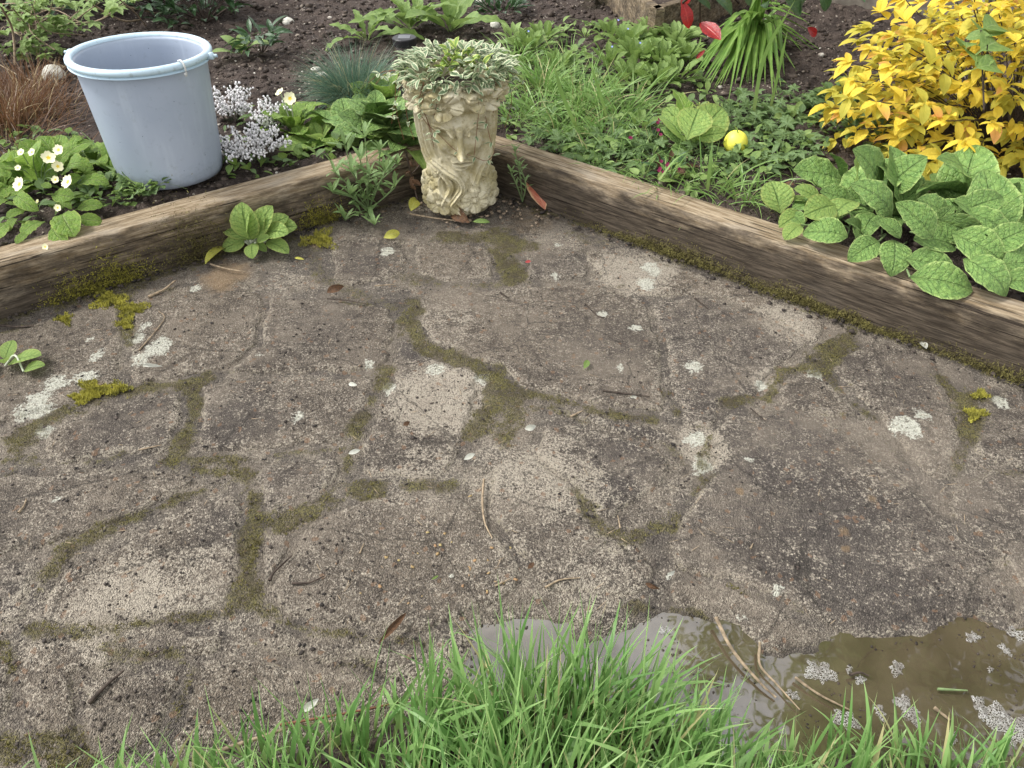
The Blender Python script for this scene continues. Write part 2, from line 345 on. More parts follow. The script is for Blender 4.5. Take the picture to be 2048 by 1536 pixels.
M_MOSSY = crumb_mat('bright moss tuft', (.17, .16, .03), (.36, .33, .05))

# ------------------------------------------------------------------ leaf shapes
def leaf_geo(L=1., W=.5, a=.8, b=.8, pet=0., petw=.04, bend=.5, fold=.25, ripple=.0, rf=4, nu=9, nv=2, serr=0., cup=0., tw=0., bend0=0.):
    us = np.linspace(0, 1, nu + 1); ns = 2 * nv + 1; vs = np.linspace(-1, 1, ns)
    th = bend0 - bend * us ** 1.2; dx = np.cos(th) * L / nu; dz = np.sin(th) * L / nu
    x = np.concatenate([[0], np.cumsum(dx[1:])]); z = np.concatenate([[0], np.cumsum(dz[1:])])
    t = np.clip((us - pet) / (1 - pet), 0, 1); prof = np.sin(np.pi * t ** a) ** b; prof[-1] = 0.02
    wd = np.maximum(prof * W / 2, petw * W * (us < pet + .12) * .5 + .002 * L)
    if serr: wd = wd * (1 + serr * (np.arange(nu + 1) % 2 - .5) * (us > pet))
    V = []; U = []
    for i in range(nu + 1):
        f = fold * (1 if us[i] > pet * .8 else 1.5)
        for v in vs:
            y = wd[i] * v * math.cos(f); up = wd[i] * abs(v) * math.sin(f) + ripple * L * math.sin(rf * 6.28 * us[i] + (1.3 if v > 0 else 0)) * abs(v) ** 1.5 * prof[i] - cup * wd[i] * v * v
            tx = tw * us[i]; y2 = y * math.cos(tx) - up * math.sin(tx); up2 = y * math.sin(tx) + up * math.cos(tx)
            if nv > 2: up2 += .008 * L * math.sin(i * 2.4 + (j_s := 1.7 * v)) * prof[i] * (1 - abs(v) * .4)
            V.append((x[i] - up2 * math.sin(th[i]), y2, z[i] + up2 * math.cos(th[i]))); U.append((us[i], v * .5 + .5))
    F = [(i * ns + j, (i + 1) * ns + j, (i + 1) * ns + j + 1, i * ns + j + 1) for i in range(nu) for j in range(ns - 1)]
    return np.array(V), np.array(F), np.array(U)
def lobed_geo(n=5, depth=.45, sub=3, cup=.15, seed=0, gap=.5):
    rg = np.random.default_rng(seed); an = np.linspace(-np.pi + gap, np.pi - gap, n * sub * 2 + 1)
    ph = (an - an[0]) / (an[-1] - an[0]) * n
    r = 1 - depth * np.abs(np.cos(np.pi * ph)) ** 1.5 + .10 * ((np.arange(len(an)) % 2) - .5); r *= .62 + .38 * np.cos(an * .5) ** .8
    V = [(0, 0, 0)]; U = [(0, .5)]
    for k in (.5, 1.):
        for i, a_ in enumerate(an):
            q = r[i] * k; V.append((.55 + q * math.cos(a_) * .55, q * math.sin(a_) * .55, cup * q * q * -.5 + .06 * math.cos(ph[i] * 6.28) * q)); U.append((k, .5 + .5 * math.cos(ph[i] * 6.28 / 2) ** 2 * .9))
    V[0] = (.55, 0, 0); m = len(an)
    F = [(0, 1 + i, 2 + i) for i in range(m - 1)]
    F2 = [(1 + i, 1 + m + i, 2 + m + i, 2 + i) for i in range(m - 1)]
    k0 = len(V)
    V += [(0, -.012, -.02), (0, .012, -.02), (.55, .012, 0), (.55, -.012, 0)]; U += [(0, .5)] * 4; F2.append((k0, k0 + 3, k0 + 2, k0 + 1))
    return V, F + F2, U
LEAF = {}
def mk(key, mat, variants, **base):
    out = []
    for i, kv in enumerate(variants):
        g = leaf_geo(**{**base, **kv}); me = mesh_data('leaf_' + key, g[0], g[1], LM[mat], uv=g[2]); out.append((me, Vector(g[0][-1 - (g[0].shape[0] // (base.get('nu', 9) + 1)) // 2])))
    LEAF[key] = out
mk('fox', 'fox', [dict(bend=.7, fold=.15), dict(bend=1.0, fold=.25), dict(bend=.3, ripple=.022, fold=.1), dict(bend=1.3, fold=.05, W=.60, ripple=.018), dict(bend=.6, fold=.45, W=.62, tw=.4), dict(bend=.8, a=.75, W=.7)], L=1, W=.74, a=.85, b=.74, pet=.03, nu=16, nv=4, ripple=.010, serr=.03, bend0=.35)
mk('foxpale', 'foxpale', [dict(bend=.8), dict(bend=.5)], L=1, W=.74, a=.9, b=.62, fold=.15, pet=.06, nu=12, nv=3, serr=.03, bend0=.3)
mk('prim', 'prim', [dict(bend=.9), dict(bend=1.3, ripple=.03), dict(bend=.6), dict(bend=1.6, W=.42)], L=1, W=.54, a=1.25, b=.6, pet=.08, petw=.12, nu=14, nv=3, ripple=.018, rf=5, fold=.15, serr=.05, bend0=.5)
mk('herb', 'herb', [dict(bend=.6), dict(bend=1.1), dict(bend=.3, fold=.4)], L=1, W=.42, a=1.1, b=.7, pet=.12, nu=8, nv=2, bend0=.3)
mk('pale', 'pale', [dict(bend=.6), dict(bend=1.2)], L=1, W=.38, a=1.1, b=.8, pet=.1, nu=7, nv=2, bend0=.3)
mk('dock', 'herb', [dict(bend=.6, ripple=.03), dict(bend=1.1, ripple=.02)], L=1, W=.22, a=1.15, b=.7, pet=.1, nu=14, nv=2, serr=.35, bend0=.3)
mk('dark', 'dark', [dict(bend=.5), dict(bend=.9)], L=1, W=.34, a=.9, b=.9, nu=6, nv=2, fold=.3)
mk('blue', 'blue', [dict(bend=.4), dict(bend=.9)], L=1, W=.7, a=1., b=.6, nu=4, nv=1, fold=.2, pet=.1)
mk('vari', 'vari', [dict(bend=.4), dict(bend=.8, fold=.3)], L=1, W=.46, a=.95, b=.8, nu=5, nv=2, fold=.25)
mk('variy', 'variy', [dict(bend=.4), dict(bend=.8, fold=.3)], L=1, W=.50, a=1., b=.75, nu=5, nv=2, fold=.25)
mk('gold', 'gold', [dict(bend=.5), dict(bend=.9, fold=.4), dict(bend=.2, W=.44), dict(bend=1.2)], L=1, W=.52, a=.82, b=.85, nu=8, nv=2, fold=.25, serr=.08, pet=.05)
mk('strap', 'strap', [dict(bend=1.9), dict(bend=2.5), dict(bend=1.2), dict(bend=2.2, tw=.8)], L=1, W=.075, a=.6, b=.35, nu=14, nv=1, fold=.35, bend0=1.1)
mk('red', 'red', [dict(bend=.3), dict(bend=.7)], L=1, W=.5, a=1., b=.8, nu=7, nv=2, fold=.2, serr=.05)
mk('grn', 'grn', [dict(bend=.5), dict(bend=.9), dict(bend=.1)], L=1, W=.24, a=1.15, b=.8, nu=7, nv=1, fold=.2)
for k_, m_ in (('dead', 'dead'), ('yel', 'yel'), ('pink', 'pink'), ('bleach', 'bleach')):
    mk(k_, m_, [dict(bend=.8), dict(bend=1.6, tw=.8)], L=1, W=.45, a=.95, b=.8, nu=7, nv=2, fold=.3, pet=.04)
def mklobe(key, mat, n, depth, **k):
    LEAF[key] = []
    for s in range(2):
        V, F, U = lobed_geo(n, depth, seed=s, **k); LEAF[key].append((mesh_data('leaf_' + key, np.array(V), F, LM[mat], uv=np.array(U)), Vector((1.05, 0, 0))))
mklobe('butter', 'blue', 5, .5); mklobe('chrys', 'pale', 5, .35); mklobe('round', 'herb', 3, .12)
def place(parent, key, base, tip, roll=0., wide=None, name='leaf', var=None, me_=None, upv=None):
    """lays one leaf from base to tip (world points); its mesh tip lands on tip"""
    me, mt = (me_ if me_ else (LEAF[key][var] if var is not None else random.choice(LEAF[key])))
    b = Vector(base); t = Vector(tip); d = t - b; ln = max(d.length, 1e-4); s = ln / mt.length
    X = d.normalized(); up = Vector(upv).normalized() if upv is not None else (Vector((0, 0, 1)) if abs(X.z) < .93 else Vector((-X.x, -X.y, .3)).normalized() * -1)
    Y = up.cross(X).normalized(); Z = X.cross(Y); B = Matrix((X, Y, Z)).transposed().to_4x4()
    ml = mt.normalized(); a = math.atan2(ml.z, ml.x); loc = Matrix.Rotation(a, 4, 'Y')   # mesh tip direction onto local X
    wy = s if wide is None else s * wide
    M = Matrix.Translation(b) @ B @ Matrix.Rotation(roll, 4, 'X') @ loc @ Matrix.Diagonal((s, wy, s, 1))
    o = bpy.data.objects.new(name, me); COL.objects.link(o)
    if parent: o.parent = parent; M = Matrix.Translation(-parent.location) @ M
    o.matrix_local = M; return o
def dirv(az, el): return np.array([math.cos(az) * math.cos(el), math.sin(az) * math.cos(el), math.sin(el)])
def stems_part(parent, lines, mat, name='stem', kind='stuff'):
    if not lines: return
    V, F, U = joinV([tube(spline(p, 4) if len(p) > 2 else p, r, 5) for p, r in lines])
    o = link(name, mesh_data(name, V - np.array(parent.location), F, mat, uv=U), parent)
    if kind and len(lines) > 1: o['kind'] = kind
    return o
def blades_geo(P, az, lean, ln, wd, curve, seg=5):
    """ribbons: root P, azimuth, initial lean from vertical, length, width, extra bend"""
    n = len(P); t = np.linspace(0, 1, seg + 1)
    ang = lean[:, None] + curve[:, None] * t[None] ** 1.3
    h = np.cumsum(np.concatenate([np.zeros((n, 1)), np.sin(ang[:, 1:])], 1), 1) * (ln / seg)[:, None]
    z = np.cumsum(np.concatenate([np.zeros((n, 1)), np.cos(ang[:, 1:])], 1), 1) * (ln / seg)[:, None]
    C = np.stack([P[:, 0, None] + h * np.cos(az)[:, None], P[:, 1, None] + h * np.sin(az)[:, None], P[:, 2, None] + z], -1)
    tw = (RNG.random(n) - .5) * 2.4; pa = az + np.pi / 2 + tw; sd_ = np.stack([np.cos(pa), np.sin(pa), .3 * np.sin(tw * 2)], -1)
    prof = np.minimum(1, (1 - t) * 2.2) ** .8 * (.6 + .4 * np.minimum(1, t * 5)); W_ = wd[:, None] * prof[None] * .5
    A = C - sd_[:, None] * W_[..., None]; B = C + sd_[:, None] * W_[..., None]; 
    V = np.stack([A, B], 2).reshape(n, -1, 3); k = 2 * (seg + 1)
    f = np.array([(2 * i, 2 * i + 1, 2 * i + 3, 2 * i + 2) for i in range(seg)])
    F = (f[None] + (np.arange(n) * k)[:, None, None]).reshape(-1, 4)
    U = np.tile(np.stack([np.repeat(t, 2), np.tile([0, 1.], seg + 1)], -1), (n, 1)); tone = np.repeat(RNG.random(n), k)
    return V.reshape(-1, 3), F, U, tone

# ------------------------------------------------------------------ layout: sleepers, ground heights
ZT = .185
LA, LB = G(0, 527, ZT), G(640, 353, ZT); RA, RB = G(1062, 322, ZT), G(2048, 644, ZT)
def isect(a, b, c, d):
    r = b - a; s = d - c; t = ((c[0] - a[0]) * s[1] - (c[1] - a[1]) * s[0]) / (r[0] * s[1] - r[1] * s[0]); return a + r * t
CORN = isect(LA[:2], LB[:2], RA[:2], RB[:2])
dL = (LA - LB)[:2]; dL /= np.linalg.norm(dL); dR = (RB - RA)[:2]; dR /= np.linalg.norm(dR)
nL = np.array([dL[1], -dL[0]]); nL *= np.sign(nL[1]); nR = np.array([-dR[1], dR[0]]); nR *= np.sign(nR[1])
SW = .125
def behind(P):                                   # signed distance past the front faces of the sleepers (positive: in the bed)
    a = (P - CORN) @ nL; b = (P - CORN) @ nR; return np.maximum(a, b)
PUD = Gm(*np.array([(955, 1340), (970, 1262), (1012, 1259), (1085, 1248), (1118, 1248), (1150, 1290), (1220, 1300), (1315, 1242), (1348, 1231), (1388, 1237), (1432, 1251), (1472, 1256), (1494, 1279), (1517, 1312), (1544, 1329), (1589, 1318), (1645, 1301), (1657, 1290), (1741, 1296), (1825, 1298), (1881, 1284), (1892, 1268), (1931, 1259), (2015, 1270), (2150, 1262), (2500, 1290), (2500, 1750), (1700, 1700), (1400, 1600), (1250, 1480), (1000, 1420)]).T)
WL = -.014
def gh(P):                                       # patio height
    h = (fbm(P[:, 0] * 2.2, P[:, 1] * 2.2, 3, 5) - .5) * .012 + (fbm(P[:, 0] * 14, P[:, 1] * 14, 3, 8) - .5) * .004
    d, ins = polydist(P, PUD); sd_ = np.where(ins, -d, d) + (fbm(P[:, 0] * 22, P[:, 1] * 22, 3, 3) - .5) * .016 + (fbm(P[:, 0] * 8, P[:, 1] * 8, 3, 4) - .5) * .05
    f = ss(.085, .004, sd_); h = h * (1 - f) + f * (WL - .003)
    return h - ss(0, -.12, sd_) * .016
def gh1(x, y): return float(gh(np.array([[x, y]]))[0])
def bedh(P):
    x, y = P[:, 0], P[:, 1]; d = behind(P)
    h = .158 + (fbm(x * 2, y * 2, 3, 31) - .5) * .05 + (fbm(x * 12, y * 12, 4, 33) - .5) * .045 + (fbm(x * 34, y * 34, 3, 37) - .5) * .030
    return h - ss(.2, .05, d) * .012 + ss(1.5, 3, d) * .04
def bh1(x, y): return float(bedh(np.array([[x, y]]))[0])
def BP(u, v, dz=0):                              # pixel to a point on the bed soil
    P = G(u, v, .16); return np.array([P[0], P[1], bh1(P[0], P[1]) + dz])
def PP(u, v, dz=0):
    P = G(u, v, 0); return np.array([P[0], P[1], gh1(P[0], P[1]) + .005 + dz])

# --- masks traced in the photograph and laid on the ground plane
MOSS = [([(-60, 930), (0, 890), (60, 860), (180, 800), (330, 772), (400, 758)], 22, 1), ([(385, 770), (385, 830), (360, 900), (350, 920)], 22, 1), ([(350, 915), (450, 925), (560, 905), (690, 895)], 15, .8),
 ([(770, 740), (740, 800), (705, 880), (690, 950), (650, 1000), (590, 1040), (560, 1060)], 18, .9), ([(400, 940), (490, 950), (500, 1000), (500, 1080), (505, 1150), (490, 1190)], 22, .95), ([(470, 960), (380, 990), (250, 1040), (130, 1100), (70, 1190)], 17, .9),
 ([(60, 1260), (200, 1260), (330, 1240), (450, 1230), (490, 1190)], 15, .8), ([(240, 1290), (280, 1310), (370, 1300)], 30, .75), ([(500, 1210), (600, 1255), (720, 1270), (850, 1290)], 14, .7), ([(640, 1310), (740, 1330)], 20, .6),
 ([(830, 600), (820, 650), (850, 690), (940, 730), (1000, 760), (960, 850), (945, 880)], 18, .95), ([(1000, 740), (1020, 800), (1020, 890)], 28, .8), ([(1030, 785), (1130, 800), (1200, 825), (1310, 838)], 12, .9), ([(1040, 820), (1100, 815), (1180, 845)], 12, .7),
 ([(1330, 780), (1350, 820)], 15, .9), ([(1640, 730), (1700, 660), (1740, 650)], 24, 1), ([(1640, 735), (1560, 740), (1540, 790), (1450, 810)], 15, .9), ([(1640, 735), (1700, 800), (1750, 835)], 10, .9), ([(1640, 815), (1690, 830)], 14, .7),
 ([(1900, 775), (1950, 800), (1930, 860)], 30, 1), ([(1930, 860), (1915, 950)], 12, .7), ([(1410, 960), (1370, 1010), (1330, 1060), (1200, 1080), (1150, 970)], 22, .8), ([(700, 980), (740, 985)], 28, .9), ([(820, 975), (900, 975)], 20, .9),
 ([(1000, 470), (1010, 540), (1030, 560)], 28, 1), ([(880, 470), (1000, 480), (1070, 490)], 18, .9), ([(800, 550), (900, 570), (1000, 570)], 20, .6), ([(620, 470), (640, 560), (760, 600)], 16, .6), ([(110, 610), (250, 575), (450, 500), (620, 455)], 22, .8),
 ([(1500, 570), (1650, 620), (1800, 670), (1980, 730)], 20, .9), ([(0, 1480), (60, 1490), (150, 1500)], 38, .85), ([(0, 1290), (20, 1340)], 12, .8), ([(385, 1340), (360, 1400), (330, 1480)], 11, .6), ([(1250, 1215), (1350, 1215), (1420, 1235)], 16, .8),
 ([(50, 870), (30, 920)], 34, .9), ([(180, 925), (240, 910)], 14, .7), ([(235, 590), (250, 640), (262, 690)], 20, .85), ([(1340, 880), (1370, 930)], 12, .6), ([(1880, 960), (2060, 940)], 10, .5), ([(1120, 1110), (1160, 1110)], 20, .7), ([(1460, 1170), (1600, 1225)], 9, .5), ([(660, 960), (560, 1020)], 16, .6), ([(320, 580), (350, 600)], 18, .7), ([(0, 670), (120, 650)], 14, .7), ([(240, 980), (300, 960)], 12, .4),
 ([(700, 600), (800, 610), (830, 640)], 14, .55), ([(1130, 460), (1250, 500), (1400, 545)], 12, .5), ([(1400, 940), (1420, 870)], 7, .8), ([(1850, 960), (1760, 870)], 8, .35)]
LICH = [(198, 713, 22), (173, 760, 25), (104, 775, 27), (318, 697, 26), (285, 720, 24), (75, 810, 38), (93, 860, 19), (272, 680, 17), (288, 655, 11), (118, 998, 13), (598, 832, 15), (870, 740, 18), (1385, 733, 18), (1522, 772, 15), (1390, 872, 22), (1402, 932, 22),
 (1812, 855, 28), (1838, 832, 14), (1115, 487, 11), (1290, 573, 20), (1300, 540, 18), (1110, 555, 12), (775, 505, 15), (1205, 630, 9), (2045, 1268, 18), (183, 682, 7), (960, 760, 14), (905, 1150, 6), (1555, 1175, 11), (1485, 1233, 7), (1340, 1150, 6), (170, 560, 5), (390, 575, 13), (1272, 655, 11), (1625, 748, 15), (2000, 805, 14), (1240, 735, 8), (520, 710, 6), (735, 730, 9), (780, 775, 12), (1270, 792, 8), (1500, 918, 9)]
PALE = [(880, 800, 85, 1.1), (1580, 640, 60, .8), (1270, 540, 80, .9), (240, 1195, 110, .8), (1080, 950, 130, .62), (1200, 1150, 120, .45), (1000, 1130, 120, .35), (1400, 880, 50, .9), (1530, 760, 30, 1), (560, 560, 60, .4), (900, 640, 80, .4), (620, 1250, 160, .3), (450, 1250, 100, .4), (200, 720, 90, .3), (1100, 470, 60, .5), (60, 1200, 100, .4), (380, 1160, 90, .5), (850, 960, 110, .45), (600, 1150, 100, .3), (1900, 900, 90, .35), (1480, 1200, 90, .35), (1400, 720, 90, .3), (60, 1290, 70, .4), (560, 1000, 50, .3), (980, 900, 60, .5), (300, 640, 70, .3), (880, 1350, 110, .5)]
DARK = [(1700, 1110, 170, .75), (1560, 940, 120, .7), (440, 1030, 70, .7), (620, 660, 90, .5), (1240, 930, 90, .8), (1550, 1020, 190, .55), (1790, 760, 100, .6), (480, 830, 90, .7), (745, 510, 60, .8), (270, 860, 90, .7), (1200, 690, 120, .4), (820, 700, 30, .9), (60, 1020, 90, .4), (1900, 1000, 120, .4), (1560, 870, 120, .5)]
OCHRE = [(450, 548, 55, .9), (1060, 440, 60, .6), (640, 480, 24, .9), (1690, 1065, 12, .8), (1745, 1000, 16, .8), (1740, 980, 10, .8), (850, 1120, 90, .35), (190, 785, 28, 1), (200, 640, 60, .3), (60, 720, 80, .3), (1480, 985, 8, 1), (1690, 1100, 8, 1)]
def px2w(lst): return [(Gm(np.array([q[0]]), np.array([q[1]]))[0], q) for q in lst]
def scl(C): return (C[1] * ct + CH * st) / FPX
def masks(P):
    n1 = fbm(P[:, 0] * 9, P[:, 1] * 9, 4, 41) - .5; n2 = fbm(P[:, 0] * 30, P[:, 1] * 30, 3, 43) - .5
    moss = np.zeros(len(P))
    for pts, wd_, s in MOSS:
        q = Gm(*np.array(pts).T); k = scl(q.mean(0)); d, _ = polydist(P, q, False)
        r = wd_ * k * .90; moss = np.maximum(moss, s * .93 * ss(r * 2.1, r * .2, d + n1 * r * 3.2 + n2 * r * 2.2))
    def circ(lst, soft, nn):
        o = np.zeros(len(P))
        for C, q in px2w(lst):
            k = scl(C); r = q[2] * k; dd = (P - C) * np.array([1, .86]); d = np.hypot(dd[:, 0], dd[:, 1]) + nn * (r * .6 + .012)
            o = np.maximum(o, (q[3] if len(q) > 3 else 1) * ss(r * (1 + soft), r * (1 - soft), d))
        return o
    li = circ(LICH, .5, n2 * 1.5 + n1 * .8); pa = circ(PALE, .7, n1 * 1.4); dk = circ(DARK, .8, n1 * 1.2); oc = circ(OCHRE, .6, n1)
    d, ins = polydist(P, PUD); wet = np.where(ins, 1, ss(.035, .0, d + n2 * .03))
    dsl = -behind(P); moss = np.maximum(moss, .75 * ss(.06, .0, dsl + n1 * .10))
    pa = np.maximum(pa, .22 + n1 * .3)
    return dict(moss=moss, lichen=li, pale=np.clip(pa, 0, 2), dark=dk, ochre=oc, wet=wet)

# ------------------------------------------------------------------ the patio: joint bed and flagstones
STONES = [
 [(-220, 720), (0, 665), (250, 600), (250, 690), (235, 765), (180, 790), (0, 845), (-220, 930)],
 [(262, 600), (470, 545), (530, 590), (515, 690), (440, 738), (372, 752), (262, 770), (262, 690)],
 [(85, 872), (190, 814), (362, 778), (360, 840), (338, 905), (250, 905), (110, 930)],
 [(402, 768), (560, 755), (757, 748), (735, 800), (695, 878), (560, 892), (398, 905), (402, 840)],
 [(535, 592), (640, 598), (780, 612), (788, 665), (768, 735), (600, 742), (450, 742), (522, 690)],
 [(800, 672), (828, 680), (850, 708), (962, 745), (948, 800), (930, 878), (895, 955), (722, 955), (722, 895), (780, 765)],
 [(842, 592), (1020, 576), (1180, 566), (1288, 600), (1322, 690), (1322, 775), (1335, 825), (1200, 808), (1042, 775), (1012, 742), (945, 718), (862, 685), (838, 640)],
 [(1300, 604), (1420, 592), (1560, 650), (1620, 690), (1560, 728), (1535, 755), (1510, 790), (1445, 800), (1425, 862), (1365, 850), (1358, 815), (1338, 770), (1335, 690)],
 [(1165, 498), (1300, 518), (1500, 578), (1655, 650), (1640, 690), (1570, 642), (1425, 586), (1300, 592), (1205, 560)],
 [(662, 478), (800, 470), (818, 540), (760, 562), (668, 575)],
 [(832, 482), (985, 492), (985, 552), (870, 560), (832, 545)],
 [(1055, 502), (1150, 500), (1185, 552), (1050, 562)],
 [(1449, 822), (1586, 829), (1672, 846), (1750, 914), (1836, 983), (1875, 1026), (1973, 1104), (2031, 1182), (2050, 1240), (1934, 1228), (1870, 1275), (1700, 1275), (1602, 1211), (1465, 1158), (1350, 1138), (1333, 1075), (1398, 980), (1432, 925), (1420, 878)],
 [(1656, 727), (1700, 700), (1760, 682), (1860, 700), (1889, 766), (1930, 867), (1905, 955), (1870, 960), (1816, 906), (1756, 828)],
 [(1625, 742), (1660, 772), (1725, 828), (1680, 834), (1602, 820), (1548, 806), (1560, 760)],
 [(1965, 790), (2048, 770), (2250, 800), (2250, 980), (2060, 940), (1990, 920), (1942, 900)],
 [(1925, 965), (1985, 935), (2060, 960), (2250, 1005), (2250, 1260), (2070, 1240), (2045, 1170), (1985, 1090), (1890, 1015)],
 [(1090, 850), (1163, 848), (1231, 872), (1345, 908), (1335, 965), (1275, 1000), (1214, 1042), (1183, 1014), (1130, 965), (1068, 905)],
 [(1085, 805), (1200, 832), (1300, 848), (1368, 878), (1355, 897), (1240, 862), (1100, 828)],
 [(512, 930), (600, 920), (680, 905), (676, 950), (640, 996), (581, 1036), (522, 1012)],
 [(525, 1040), (585, 1062), (571, 1105), (537, 1174), (518, 1185)],
 [(409, 992), (480, 985), (485, 1125), (478, 1180), (433, 1222), (295, 1230), (172, 1250), (78, 1248), (80, 1215), (120, 1146), (246, 1085), (345, 1028)],
 [(-220, 960), (0, 952), (120, 945), (330, 935), (400, 958), (330, 1000), (230, 1045), (90, 1090), (-220, 1145)],
 [(-220, 1170), (0, 1120), (100, 1115), (62, 1180), (45, 1245), (-220, 1260)],
 [(600, 1068), (640, 1030), (705, 1002), (800, 985), (905, 990), (962, 1020), (1000, 1080), (1045, 1135), (1040, 1185), (930, 1230), (850, 1268), (790, 1262), (650, 1240), (545, 1218), (530, 1175)],
 [(985, 925), (1060, 912), (1148, 975), (1205, 1062), (1290, 1098), (1315, 1170), (1250, 1195), (1085, 1180), (1060, 1130), (1015, 1075), (975, 1010)],
 [(900, 1262), (1050, 1200), (1240, 1212), (1250, 1260), (1100, 1240), (1000, 1250), (955, 1290), (930, 1340), (880, 1310)],
 [(1340, 1155), (1465, 1172), (1595, 1224), (1690, 1275), (1600, 1305), (1520, 1300), (1480, 1250), (1350, 1212)],
 [(40, 1285), (90, 1275), (222, 1285), (232, 1332), (150, 1338), (145, 1470), (90, 1490), (35, 1440), (35, 1340)],
 [(-220, 1310), (15, 1300), (22, 1430), (-30, 1470), (-220, 1500)],
 [(155, 1340), (235, 1345), (364, 1328), (375, 1345), (350, 1400), (312, 1465), (220, 1530), (165, 1530)],
 [(400, 1335), (470, 1305), (640, 1335), (750, 1345), (820, 1400), (650, 1480), (420, 1600), (345, 1600), (338, 1480), (372, 1400)],
 [(350, 1268), (448, 1250), (460, 1290), (400, 1318), (358, 1290)],
 [(560, 1258), (640, 1272), (850, 1300), (940, 1345), (840, 1395), (760, 1335), (650, 1325), (480, 1290)],
 [(150, 1560), (340, 1560), (340, 1760), (100, 1760)], [(-240, 1520), (80, 1530), (80, 1750), (-240, 1760)]]
patio = None
gx = np.arange(-3.2, 2.6, .011); gy = np.arange(.15, 3.3, .011)
XX, YY = np.meshgrid(gx, gy); PG = np.stack([XX.ravel(), YY.ravel()], -1)
keep = behind(PG) < .06
idx = np.full(len(PG), -1); idx[keep] = np.arange(keep.sum()); PK = PG[keep]
mk_ = masks(PK); mk_['dark'] = np.clip(mk_['dark'] * .4 + .75 * ss(.42, .6, fbm(PK[:, 0] * 11, PK[:, 1] * 11, 4, 202)), 0, 1); dp_ = polydist(PK, PUD); hb = gh(PK) - .0075 * (1 - mk_['wet']) * ss(.0, .14, np.where(dp_[1], 0, dp_[0])) + mk_['moss'] * .007 * (1 - mk_['wet']) + (fbm(PK[:, 0] * 55, PK[:, 1] * 55, 2, 88) - .5) * .004
hb = np.where(dp_[1] | (dp_[0] < .05), hb, np.maximum(hb, -.0115))
I = np.arange(len(PG)).reshape(XX.shape); Q = np.stack([I[:-1, :-1], I[:-1, 1:], I[1:, 1:], I[1:, :-1]], -1).reshape(-1, 4)
Q = idx[Q]; Q = Q[(Q >= 0).all(1)]
patio = link('patio', mesh_data('patio', np.column_stack([PK, hb]), Q, M_JOINT, attrs=mk_))
tag(patio, 'mossy sandy mortar joints of the crazy paving patio', None, kind='structure')
for si, px in enumerate(STONES):
    q = Gm(*np.array(px, float).T); cen = q.mean(0); pts = []
    for a, b in zip(q, np.roll(q, -1, 0)):
        m = max(1, int(np.linalg.norm(b - a) / .018))
        pts += [a + (b - a) * i / m for i in range(m)]
    pts = np.array(pts)
    for _ in range(2): pts = (np.roll(pts, 1, 0) + 2 * pts + np.roll(pts, -1, 0)) / 4
    pts += np.stack([fbm(pts[:, 0] * 25, pts[:, 1] * 25, 3, 60) - .5, fbm(pts[:, 0] * 25, pts[:, 1] * 25, 3, 66) - .5], -1) * .034
    lo, hi = pts.min(0), pts.max(0)
    A, B = np.meshgrid(np.arange(lo[0], hi[0], .013), np.arange(lo[1], hi[1], .013)); g = np.stack([A.ravel(), B.ravel()], -1) + (RNG.random((A.size, 2)) - .5) * .004
    d, ins = polydist(g, pts); g = g[ins & (d > .006)]
    allp = [Vector(p) for p in np.vstack([pts, g])]; n = len(pts)
    ov, oe, of, *_ = geometry.delaunay_2d_cdt(allp, [(i, (i + 1) % n) for i in range(n)], [], 1, 1e-6)
    P2 = np.array([v[:] for v in ov]); 
    if behind(P2).max() > .05: pass
    de, _ = polydist(P2, pts); mm = masks(P2)
    bd = de < 1e-4
    z = gh(P2) + ss(0, .009, de) * .0075 - .0050 + (fbm(P2[:, 0] * 5 + si * 3, P2[:, 1] * 5, 2, si) - .5) * .004
    z = np.where(mm['wet'] > .5, np.minimum(z, gh(P2) + .003), z); z[bd] -= .006
    mm['moss'] = np.maximum(mm['moss'] * (.45 + .55 * ss(.035, .0, de)), .40 * ss(.02, 0, de)); mm['pale'] = mm['pale'] + .22 * ss(.035, .004, de)
    F = [f if ((P2[f[1]] - P2[f[0]])[0] * (P2[f[2]] - P2[f[0]])[1] - (P2[f[1]] - P2[f[0]])[1] * (P2[f[2]] - P2[f[0]])[0]) > 0 else f[::-1] for f in of]
    link('paving_stone', mesh_data('paving_stone', np.column_stack([P2, z]), F, M_STONE, attrs=mm), patio)

# ground under everything, far out
gv = []; gn = 60; ex = np.linspace(-40, 40, gn); A, B = np.meshgrid(ex, ex)
gI = np.arange(gn * gn).reshape(gn, gn); gq = np.stack([gI[:-1, :-1], gI[:-1, 1:], gI[1:, 1:], gI[1:, :-1]], -1).reshape(-1, 4)
tag(link('ground', mesh_data('ground', np.column_stack([A.ravel(), B.ravel(), np.full(A.size, -.08)]), gq, M_SOIL)), 'dark soil ground under the garden', None, kind='structure')
